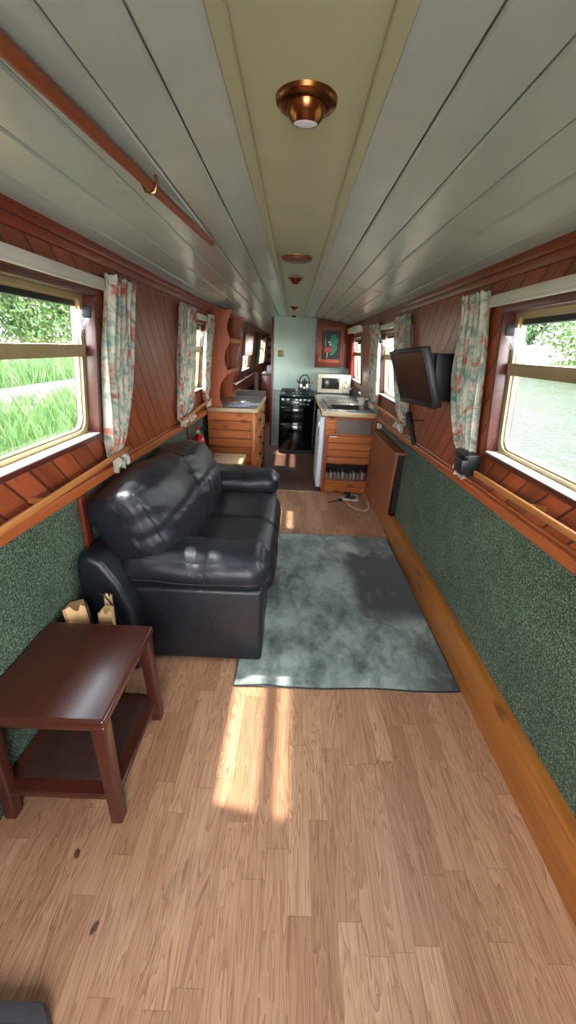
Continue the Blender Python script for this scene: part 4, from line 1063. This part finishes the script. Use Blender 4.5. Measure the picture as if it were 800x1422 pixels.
# microwave
t = thing('microwave', 'cream microwave oven at the back of the right worktop', 'microwave', (.58, 5.9, .868))
x0, x1, yf, z0, z1 = .342, .80, 5.72, .882, 1.128
MB().box(x0, x1, yf+.012, 6.08, z0, z1).build('case', M['cream'], t, bevel=.006)
d = MB().box(x0, x0+.345, yf-.004, yf+.012, z0, z1).build('door', M['cream'], t, bevel=.005)
MB().box(x0+.055, x0+.30, yf-.006, yf-.003, z0+.06, z1-.055).build('door_window', M['screen'], d, bevel=.002)
mb = MB(); n = 20
fr = [(x0+.05, z0+.055), (x0+.305, z0+.055), (x0+.305, z1-.05), (x0+.05, z1-.05)]
mb.tube([(a, yf-.006, b) for a, b in fr], .004, 6, True); mb.build('window_surround', M['black'], d)
cpn = MB().box(x0+.347, x1, yf-.004, yf+.012, z0, z1).build('control_panel', M['cream'], t, bevel=.005)
for zz in (z0+.165, z0+.085):
    MB().lathe([(.022, 0), (.021, .01), (.016, .016), (.004, .018)], (x0+.40, yf-.003, zz), 20, Matrix.Rotation(PI/2, 3, 'X')).build('dial', M['cream'], cpn)
MB().box(x0+.375, x0+.43, yf-.008, yf-.003, z0+.02, z0+.042).build('door_button', M['white'], cpn, bevel=.002)
for x in (x0+.04, x1-.04):
    for y in (5.76, 6.04): MB().lathe([(.014, .868), (.014, .883)], (x, y, 0), 12).build('foot', M['black'], t)
# wall cupboard with painted door
t = thing('wall_cupboard', 'red brown corner wall cupboard with a painted door above the microwave', 'cupboard', (.53, 6.0, 1.22))
ya = 5.93
def ctop(x): return ceilz(x)-.012
mb = MB(); poly = [(.292, 1.225), (.79, 1.225)]+[(.79-.4980*i/8, ctop(.79-.498*i/8)) for i in range(9)]
mb.prism(poly, (ya, 6.098), lambda a, b, d: (a, d, b)); mb.build('carcass', M['mahogx'], t, bevel=.003)
mb = MB(); mb.box(.288, .792, ya-.014, 6.098, 1.208, 1.2245); mb.build('bottom_moulding', M['liner'], t, bevel=.004)
X0, X1, Z0, Z1 = .325, .68, 1.275, 1.745
mb = MB(); mb.box(X0, X0+.05, ya-.018, ya-.001, Z0, Z1); mb.box(X1-.05, X1, ya-.018, ya-.001, Z0, Z1); mb.box(X0+.05, X1-.05, ya-.018, ya-.001, Z0, Z0+.05); mb.box(X0+.05, X1-.05, ya-.018, ya-.001, Z1-.05, Z1)
door = mb.build('door', M['pinez'], t, bevel=.006, seg=3)
MB().box(X0+.048, X1-.048, ya-.010, ya-.002, Z0+.048, Z1-.048).build('painted_panel', M['dark_art'], door)
def blob(pts, m, nm, y):
    mb = MB(); mb.prism(pts, (ya-.0104-y, ya-.0100), lambda a, b, d: (a, d, b)); mb.build(nm, M[m], door, smooth=0)
cx, cz = .50, 1.50
def ell(x, z, rx, rz, rot=0., n=18, wob=0.):
    o = []
    for i in range(n):
        a = 2*PI*i/n; w = 1+wob*math.sin(3*a+1); p = rx*w*math.cos(a); q = rz*w*math.sin(a); o.append((x+p*math.cos(rot)-q*math.sin(rot), z+p*math.sin(rot)+q*math.cos(rot)))
    return o
blob(ell(.535, 1.56, .055, .085, -.3, 24, .18), 'green_art', 'painted_leaf', .0004)
blob(ell(.545, 1.45, .035, .085, -.35, 20, .1), 'green_art', 'painted_leaf', .0006)
blob(ell(.462, 1.445, .055, .042, .5, 20, .12), 'red_art', 'painted_flower', .0010)
blob(ell(.478, 1.545, .016, .015), 'skin_art', 'painted_bud', .0012)
blob(ell(.495, 1.515, .02, .008, .3), 'skin_art', 'painted_bud', .0014)
blob([(.450, 1.335), (.458, 1.335), (.466, 1.41), (.455, 1.41)], 'skin_art', 'painted_stem', .0013)
blob([(.425, 1.50), (.433, 1.49), (.425, 1.60), (.418, 1.60)], 'skin_art', 'painted_stem', .0013)
knob(MB(), (X0+.026, ya-.018, Z0+.045), '-y', .011).build('knob', M['brass'], door)
# switch on the bulkhead
t = thing('light_switch', 'square brass switch plate on the pale sage bulkhead', 'switch', (-.205, 6.1, 1.36))
MB().box(-.245, -.165, 6.088, 6.0995, 1.325, 1.405).build('plate', M['socket'], t, bevel=.003)
MB().box(-.212, -.198, 6.082, 6.089, 1.352, 1.378).build('rocker', M['brown'], t, bevel=.002)

# ------------------------------------------------------------------ television
t = thing('television', 'black flat television tilted down on a wall arm by the right window', 'television', (.70, 2.16, 1.18))
A = math.radians(-83.1); b_ = math.radians(21.3); g = math.radians(2.8)
rt = Vector((math.cos(A), math.sin(A), 0)); nm = Vector((math.sin(A), -math.cos(A), 0)); 
u2 = Vector((0, 0, 1))*math.cos(b_)+nm*math.sin(b_); fn = nm*math.cos(b_)-Vector((0, 0, 1))*math.sin(b_)
r3 = rt*math.cos(g)+u2*math.sin(g); u3 = u2*math.cos(g)-rt*math.sin(g); C = Vector((.62, 2.16, 1.329))
TM = Matrix(((r3.x, u3.x, fn.x, C.x), (r3.y, u3.y, fn.y, C.y), (r3.z, u3.z, fn.z, C.z), (0, 0, 0, 1)))
W, H_ = .46, .29
mb = MB(); mb.box(-W/2, W/2, -H_/2, H_/2, -.032, 0, TM); mb.build('case', M['black'], t, bevel=.004)
mb = MB(); mb.box(-W/2+.06, W/2-.06, -H_/2+.05, H_/2-.05, -.055, -.03, TM); mb.build('back_bulge', M['black'], t, bevel=.008)
mb = MB()
for (a, b, c, d) in ((-W/2, -W/2+.017, -H_/2, H_/2), (W/2-.017, W/2, -H_/2, H_/2), (-W/2+.017, W/2-.017, H_/2-.017, H_/2), (-W/2+.017, W/2-.017, -H_/2, -H_/2+.026)): mb.box(a, b, c, d, .0005, .007, TM)
mb.build('bezel', M['black'], t, bevel=.002)
mb = MB(); mb.box(-W/2+.017, W/2-.017, -H_/2+.026, H_/2-.017, .0005, .003, TM); mb.build('screen', M['screen'], t, smooth=0)
wy, wz = 2.13, 1.335
mb = MB(); wbox(mb, 1, wy-.05, wy+.07, 1.225, 1.455, .0, .10); mb.build('wall_plate', M['black'], t, bevel=.006)
cb = TM @ Vector((0, 0, -.055)); pw = WP(1, wy+.01, wz, .095)
mb = MB(); mb.tube([pw, pw.lerp(cb, .5)+Vector((0, .0, 0)), cb], .022, 12); mb.build('arm', M['black'], t)
mb = MB(); mb.box(-.05, .05, -.05, .05, -.062, -.054, TM); mb.build('mount_plate', M['blackm'], t)
# hand torch hung below the television
p0, p1 = Vector((.770, 2.62, 1.082)), Vector((.800, 2.49, .905))
t = thing('torch', 'black cylindrical torch hanging below the television on the right wall', 'torch', p1)
dv = (p0-p1)
MB().tube([p1, p1+dv*.05, p1+dv*.48, p1+dv*.52], [.015, .017, .017, .016], 16).build('barrel', M['black'], t)
MB().tube([p1+dv*.52, p1+dv*.55, p1+dv*.97, p1+dv], [.019, .0215, .0215, .018], 16).build('head', M['black'], t)
MB().tube([p1+dv*.515, p1+dv*.535], [.0222, .0222], 16).build('ring', M['steel'], t)
q = p1+dv*.75; MB().tube([q, q+Vector((.03, -.03, .01)), WP(1, q.y-.06, q.z+.02, .0)], .004, 8).build('hook', M['blackm'], t, smooth=180)

# black box on the right rail by the curtain
t = thing('plug_box', 'black plastic box at the left end of the right curtain rod', 'box', WP(1, 1.70, .96, .04))
mb = MB(); wbox(mb, 1, 1.635, 1.775, .960, 1.055, .028, .085); mb.build('body', M['black'], t, bevel=.006)
mb = MB(); wbox(mb, 1, 1.615, 1.70, .970, 1.035, .086, .118); mb.build('front_block', M['black'], t, bevel=.005)
mb = MB(); wbox(mb, 1, 1.63, 1.71, 1.040, 1.052, .086, .10); mb.build('latch', M['blackm'], t, bevel=.002)
# folded table flap on the right wall
t = thing('table_flap', 'brown wooden drop leaf table folded against the right wall', 'table', (.82, 3.3, .2))
mb = MB(); Rm = Matrix.Translation((.80, 0, .215)) @ Matrix.Rotation(math.radians(1.5), 4, 'Y'); mb.box(0, .022, 2.92, 3.80, 0, .505, Rm); mb.build('leaf', M['leaf'], t, bevel=.003)
mb = MB(); mb.box(.795, .889, 2.90, 3.82, .722, .745); mb.build('ledge', M['leaf'], t, bevel=.004)
mb = MB(); mb.box(.842, .889, 2.95, 3.80, .212, .720); mb.build('back_frame', M['dark'], t)  # added dark filler, its colour standing for the shade between leaf and wall
o = MB().box(.850, .889, 3.84, 3.91, .745, .80).build('wall_clip', M['white'], bevel=.008, seg=3); tag(o, 'small rounded white fitting on the green wall above the table flap', 'fitting')

# cables on the floor
t = thing('cable_bundle', 'tangled white cables on the floor at the foot of the pine unit', 'cable', (.70, 3.75, 0))
mb = MB(); rnd = random.Random(4)
pts = [(.64+.085*math.cos(a*1.0)+.02*math.sin(a*2.7), 3.80+.075*math.sin(a)+.01*math.cos(a*1.7), .008+.012*(math.sin(a*1.9)+1)) for a in [i*.22 for i in range(86)]]
mb.tube(pts, .0042, 8); mb.tube([(.60, 3.71, .006), (.63, 3.60, .006), (.70, 3.52, .006), (.76, 3.50, .006), (.80, 3.56, .008), (.815, 3.66, .02), (.82, 3.78, .012)], .004, 8); mb.build('lead', M['white'], t, smooth=180)
mb = MB(); mb.box(.60, .66, 3.86, 3.92, .0, .05); mb.box(.655, .70, 3.78, 3.83, .012, .045); mb.build('adapter', M['black'], t, bevel=.006)
t = thing('plug', 'black plug with short flex beside the white cables on the floor', 'plug', (.50, 3.74, 0))
MB().box(.515, .56, 3.735, 3.765, .0, .03).build('body', M['black'], t, bevel=.006)
MB().tube([(.515, 3.75, .012), (.48, 3.73, .006), (.44, 3.71, .005), (.415, 3.69, .005)], .005, 8).build('flex', M['black'], t, smooth=180)

# ------------------------------------------------------------------ passage furniture beyond the galley
t = thing('passage_cabinet', 'low red brown cabinet at the end of the passage', 'cabinet', (-.5, 8.3, 0))
MB().box(-.64, -.32, 8.1, 8.9, 0, .93).build('body', M['mahogz'], t, bevel=.004); MB().box(-.655, -.32, 8.08, 8.9, .93, .96).build('top', M['liner'], t, bevel=.004)
V_, F_, ev = soft((.10, .09, .07), .065, 12, (0, 0, .02), .02, 14., 3, lambda p: p+Vector((-.47, 8.3, 1.035)))
o = MB().add(V_, F_).build('bag', M['paper'], smooth=180); tag(o, 'white crumpled bag on the low cabinet in the passage', 'bag')
t = thing('grab_rail', 'white rail along the left wall of the passage', 'rail', (-.80, 7.2, .95))
MB().tube([(-.80, 5.6, .955), (-.80, 8.6, .955)], .012, 10).build('bar', M['white'], t)
for y in (5.7, 7.1, 8.5): MB().box(-.89, -.79, y-.012, y+.012, .945, .965).build('bracket', M['white'], t)
V_, F_, ev = soft((.03, .16, .20), .028, 12, (.02, 0, 0), .012, 9., 8, lambda p: p+Vector((-.76, 8.25, .76)))
o = MB().add(V_, F_).build('towel', M['paper'], smooth=180); tag(o, 'pale towel hanging from the white rail in the passage', 'towel')
V_, F_, ev = soft((.09, .20, .07), .06, 12, (0, 0, .02), .012, 9., 9, lambda p: p+Vector((-.76, 8.75, 1.04)))
t = thing('locker_bench', 'low grey locker bench along the left of the passage', 'bench', (-.70, 5.6, 0))
MB().box(-.885, -.58, 5.02, 6.6, 0, .40).build('body', M['hard'], t, bevel=.004); MB().box(-.885, -.57, 5.01, 6.62, .40, .43).build('top', M['tedge'], t, bevel=.004)

# ------------------------------------------------------------------ outside
def leafmesh(n, place, size, rnd, asp=.55):
    c = np.array([place(rnd) for _ in range(n)]); 
    q = rnd.normal(size=(n, 3)); q /= np.linalg.norm(q, axis=1)[:, None]; w = np.cross(q, rnd.normal(size=(n, 3))); w /= np.linalg.norm(w, axis=1)[:, None]
    s = size*rnd.uniform(.6, 1.3, (n, 1)); a = q*s; b = w*s*asp
    v = np.stack([c-a, c+b*.9, c+a, c-b*.9], 1).reshape(-1, 3); f = np.arange(4*n).reshape(-1, 4)
    return v, f
def npmesh(name, v, f, m, parent=None, loc=None):
    me = bpy.data.meshes.new(name); base = np.array(root_base(parent) if parent else loc)
    me.from_pydata((v-base).tolist(), [], f.tolist()); me.materials.append(M[m])
    o = bpy.data.objects.new(name, me); COL.objects.link(o)
    if parent: o.parent = parent
    else: o.location = base
    return o
def tree(name, label, cat, c, rad, n, size, m, seed, trunk=.12, grp=None):
    rnd = np.random.default_rng(seed); c = np.array(c); rad = np.array(rad)
    t = thing(name, label, cat, (c[0], c[1], c[2]-rad[2]-trunk*4), grp)
    lob = [(rnd.normal(size=3)*.45, rnd.uniform(.45, .75)) for _ in range(9)]
    def place(r):
        k = lob[r.integers(9)]; d = r.normal(size=3); d /= np.linalg.norm(d); rr = k[1]*(r.random()**.35)
        return c+rad*(k[0]+d*rr)
    v, f = leafmesh(n, place, size, rnd); npmesh('foliage', v, f, m, t)
    z0 = c[2]-rad[2]-trunk*4
    mb = MB(); mb.tube([(c[0], c[1], z0), (c[0]+.05, c[1], c[2]-rad[2]*.4), (c[0]-.05, c[1]+.1, c[2]+rad[2]*.3)], [trunk, trunk*.7, trunk*.3], 10)
    for i in range(4):
        a = i*1.6; mb.tube([(c[0], c[1], c[2]-rad[2]*.5), (c[0]+rad[0]*.5*math.cos(a), c[1]+rad[1]*.5*math.sin(a), c[2]+rad[2]*.1)], [trunk*.5, trunk*.15], 8)
    mb.build('trunk', M['trunk'], t, smooth=60)
# left bank: grass verge, towpath, hedge
mb = MB().use(M['grassg']); mb.hexa([(-14, -8, -.3), (-1.25, -8, -.3), (-1.25, 26, -.3), (-14, 26, -.3), (-14, -8, .9), (-1.25, -8, .62), (-1.25, 26, .62), (-14, 26, .9)])
o = mb.build('ground'); struct(o)
o = MB().hexa([(-4.3, -8, .60), (-2.95, -8, .60), (-2.95, 26, .60), (-4.3, 26, .60), (-4.3, -8, .725), (-2.95, -8, .695), (-2.95, 26, .695), (-4.3, 26, .725)]).build('path', M['path']); struct(o)
rg = np.random.default_rng(5); N = 26000
gx = np.where(rg.random(N) < .62, rg.uniform(-3.0, -1.3, N), rg.uniform(-5.8, -4.2, N)); gy = rg.uniform(.4, 13, N); gz = .62-(gx+1.25)*.022
h = rg.uniform(.08, .32, N)*np.where(gx > -3, 1., 1.3); a = rg.uniform(0, 2*PI, N); ln = rg.uniform(.1, .5, N)*h; w = rg.uniform(.004, .009, N)
b1 = np.stack([gx-w*np.sin(a), gy+w*np.cos(a), gz], 1); b2 = np.stack([gx+w*np.sin(a), gy-w*np.cos(a), gz], 1); m1 = np.stack([gx+ln*.4*np.cos(a)+w*.6*np.sin(a), gy+ln*.4*np.sin(a)-w*.6*np.cos(a), gz+h*.6], 1); tp = np.stack([gx+ln*np.cos(a), gy+ln*np.sin(a), gz+h], 1)
o = npmesh('grass', np.stack([b1, b2, m1, tp], 1).reshape(-1, 3), np.arange(4*N).reshape(-1, 4), 'blade', None, (-2.2, 6, .62)); o['kind'] = 'stuff'; tag(o, 'long green grass on the bank outside the left windows', 'grass')
HG = 'hedge bushes beyond the towpath'
hl = ['round green bush beyond the towpath, seen at the left edge of the large left window', 'green bush beyond the towpath in the middle of the large left window', 'green bush beyond the towpath near the curtain of the large left window', 'bush beyond the towpath past the large left window', 'bush beyond the towpath outside the small left window', 'far bush along the towpath outside the small left window']
for i, y in enumerate((4.2, 6.4, 8.8, 11.2, 13.8, 17.0)):
    tree('hedge_bush', hl[i], 'bush', (-6.9-.12*i, y, 2.5+.2*(i % 2)), (1.3, 1.7, 1.9), 7500, .075, 'leafa', 40+i, .07, HG)
tree('tree', 'darker tree standing behind the hedge outside the left window', 'tree', (-9.6, 9.8, 5.2), (1.9, 2.6, 2.6), 5000, .10, 'leafb', 60, .16)
tree('tree', 'second dark tree far along the towpath', 'tree', (-9.6, 17., 5.2), (2., 3., 2.6), 4000, .11, 'leafb', 61, .16)
# right side: canal water, far bank and trees
o = MB().box(.96, 16, -10, 60, .30, .40).build('water', M['water'], smooth=0); struct(o)
o = MB().hexa([(15, -10, .0), (40, -10, .0), (40, 70, .0), (15, 70, .0), (15, -10, .62), (40, -10, 1.3), (40, 70, 1.3), (15, 70, .62)]).build('ground', M['grassg']); struct(o)
rg = np.random.default_rng(6); N = 9000
gx = rg.uniform(15, 18, N); gy = rg.uniform(8, 50, N); gz = .62+(gx-15)*.027; h = rg.uniform(.2, .55, N); a = rg.uniform(0, 2*PI, N); ln = .3*h; w = .018
b1 = np.stack([gx-w*np.sin(a), gy+w*np.cos(a), gz], 1); b2 = np.stack([gx+w*np.sin(a), gy-w*np.cos(a), gz], 1); m1 = np.stack([gx+ln*.4*np.cos(a)+w*.6*np.sin(a), gy+ln*.4*np.sin(a)-w*.6*np.cos(a), gz+h*.6], 1); tp = np.stack([gx+ln*np.cos(a), gy+ln*np.sin(a), gz+h], 1)
o = npmesh('grass', np.stack([b1, b2, m1, tp], 1).reshape(-1, 3), np.arange(4*N).reshape(-1, 4), 'blade', None, (16.5, 29, .62)); o['kind'] = 'stuff'; tag(o, 'reedy grass on the far bank across the water', 'grass')
tl = ['tree on the far bank at the right edge of the large right window', 'tree on the far bank in the middle of the large right window', 'tree on the far bank near the curtain of the large right window', 'tree across the water seen past the first right curtain', 'far bank tree outside the window behind the television', 'distant far bank tree outside the galley window']
for i, (x, y, r) in enumerate(((20, 18, 2.6), (21, 24, 3.0), (22.2, 31, 2.9), (21.5, 39, 3.4), (21, 49, 3.8), (22, 62, 4.5))):
    tree('tree', tl[i], 'tree', (x, y, .9+r*1.1), (r*.9, r*1.45, r*1.05), 8000, .16, 'leafb' if i % 2 else 'leafa', 80+i, .2, 'trees on the far bank')
t = thing('caravan', 'small white caravan parked on the far bank across the water', 'caravan', (17.2, 31.4, .70))
mb = MB(); poly = [(29.9, .95), (33.0, .95), (33.15, 1.4), (32.9, 2.25), (30.3, 2.30), (29.75, 1.6)]
mb.prism(poly, (16.4, 18.0), lambda a, b, d: (d, a, b)); mb.build('body', M['boatw'], t, bevel=.08, seg=3)
for y in (30.3, 31.9): MB().box(16.385, 16.41, y, y+.8, 1.55, 2.0).build('window', M['hard'], t, bevel=.01)
for x in (16.5, 17.75):
    R = Matrix.Rotation(PI/2, 3, 'Y'); MB().lathe([(.05, 0), (.27, .01), (.30, .05), (.30, .13), (.27, .17), (.05, .18)], (x, 31.4, .98), 24, R).build('wheel', M['blackm'], t)
MB().tube([(17.2, 29.9, 1.0), (17.2, 29.0, 1.0)], .04, 8).build('drawbar', M['blackm'], t)
MB().tube([(17.2, 29.1, .70), (17.2, 29.1, 1.05)], .04, 8).build('jockey_stand', M['blackm'], t)

# hull bottom of the narrowboat itself and the well deck in front of the doors
o = MB().box(-1.0, 1.0, -2.6, Y0-.05, -.02, .0).build('floor', M['hull']); struct(o)

# ------------------------------------------------------------------ light
w = bpy.data.worlds.new('sky'); sc.world = w; w.use_nodes = True; nt = w.node_tree
bg = nt.nodes['Background']
tc = nd(nt, 'ShaderNodeTexCoord'); spz = nd(nt, 'ShaderNodeSeparateXYZ'); nt.links.new(tc.outputs['Generated'], spz.inputs[0])
cl = noise_tex(nt, tc.outputs['Generated'], 3., 5, .6)
base = ramp(nt, spz.outputs[2], [(0., (.92, .96, 1.)), (.5, (.78, .88, 1.)), (1., (.7, .83, 1.))])
nt.links.new(mix(nt, ramp(nt, cl, [(.42, (0, 0, 0)), (.6, (1, 1, 1))]), base, (1., 1., 1., 1)), bg.inputs[0])
SKY = 3.2; SUN = 2.2; EXPO = 2.75
bg.inputs[1].default_value = SKY
L = bpy.data.lights.new('sun', 'SUN'); L.energy = SUN; L.angle = math.radians(1.6); L.color = (1., .96, .88)
so = bpy.data.objects.new('sun', L); COL.objects.link(so); so.location = (-6, 2, 12)
d = Vector((.522, -.11, -.90)); so.rotation_euler = d.to_track_quat('-Z', 'Y').to_euler()

# ------------------------------------------------------------------ camera
cam = bpy.data.cameras.new('camera'); co = bpy.data.objects.new('camera', cam); COL.objects.link(co)
cam.sensor_fit = 'VERTICAL'; cam.sensor_height = 24.; cam.lens = 535/1422*24; cam.clip_start = .02; cam.clip_end = 300
P_ = math.atan(228/535.)
co.matrix_world = Matrix.Translation((0, 0, 1.45)) @ Matrix.Rotation(PI/2-P_, 4, 'X') @ Matrix.Rotation(math.radians(2.5), 4, 'Z')
sc.camera = co
vs_ = sc.view_settings; vs_.view_transform = 'Standard'; vs_.look = 'None'; vs_.gamma = 1; vs_.use_curve_mapping = False; vs_.exposure = EXPO
sc.cycles.use_denoising = True
sc.cycles.max_bounces = 12; sc.cycles.diffuse_bounces = 10; sc.cycles.transparent_max_bounces = 16
sc.cycles.sample_clamp_indirect = 8.
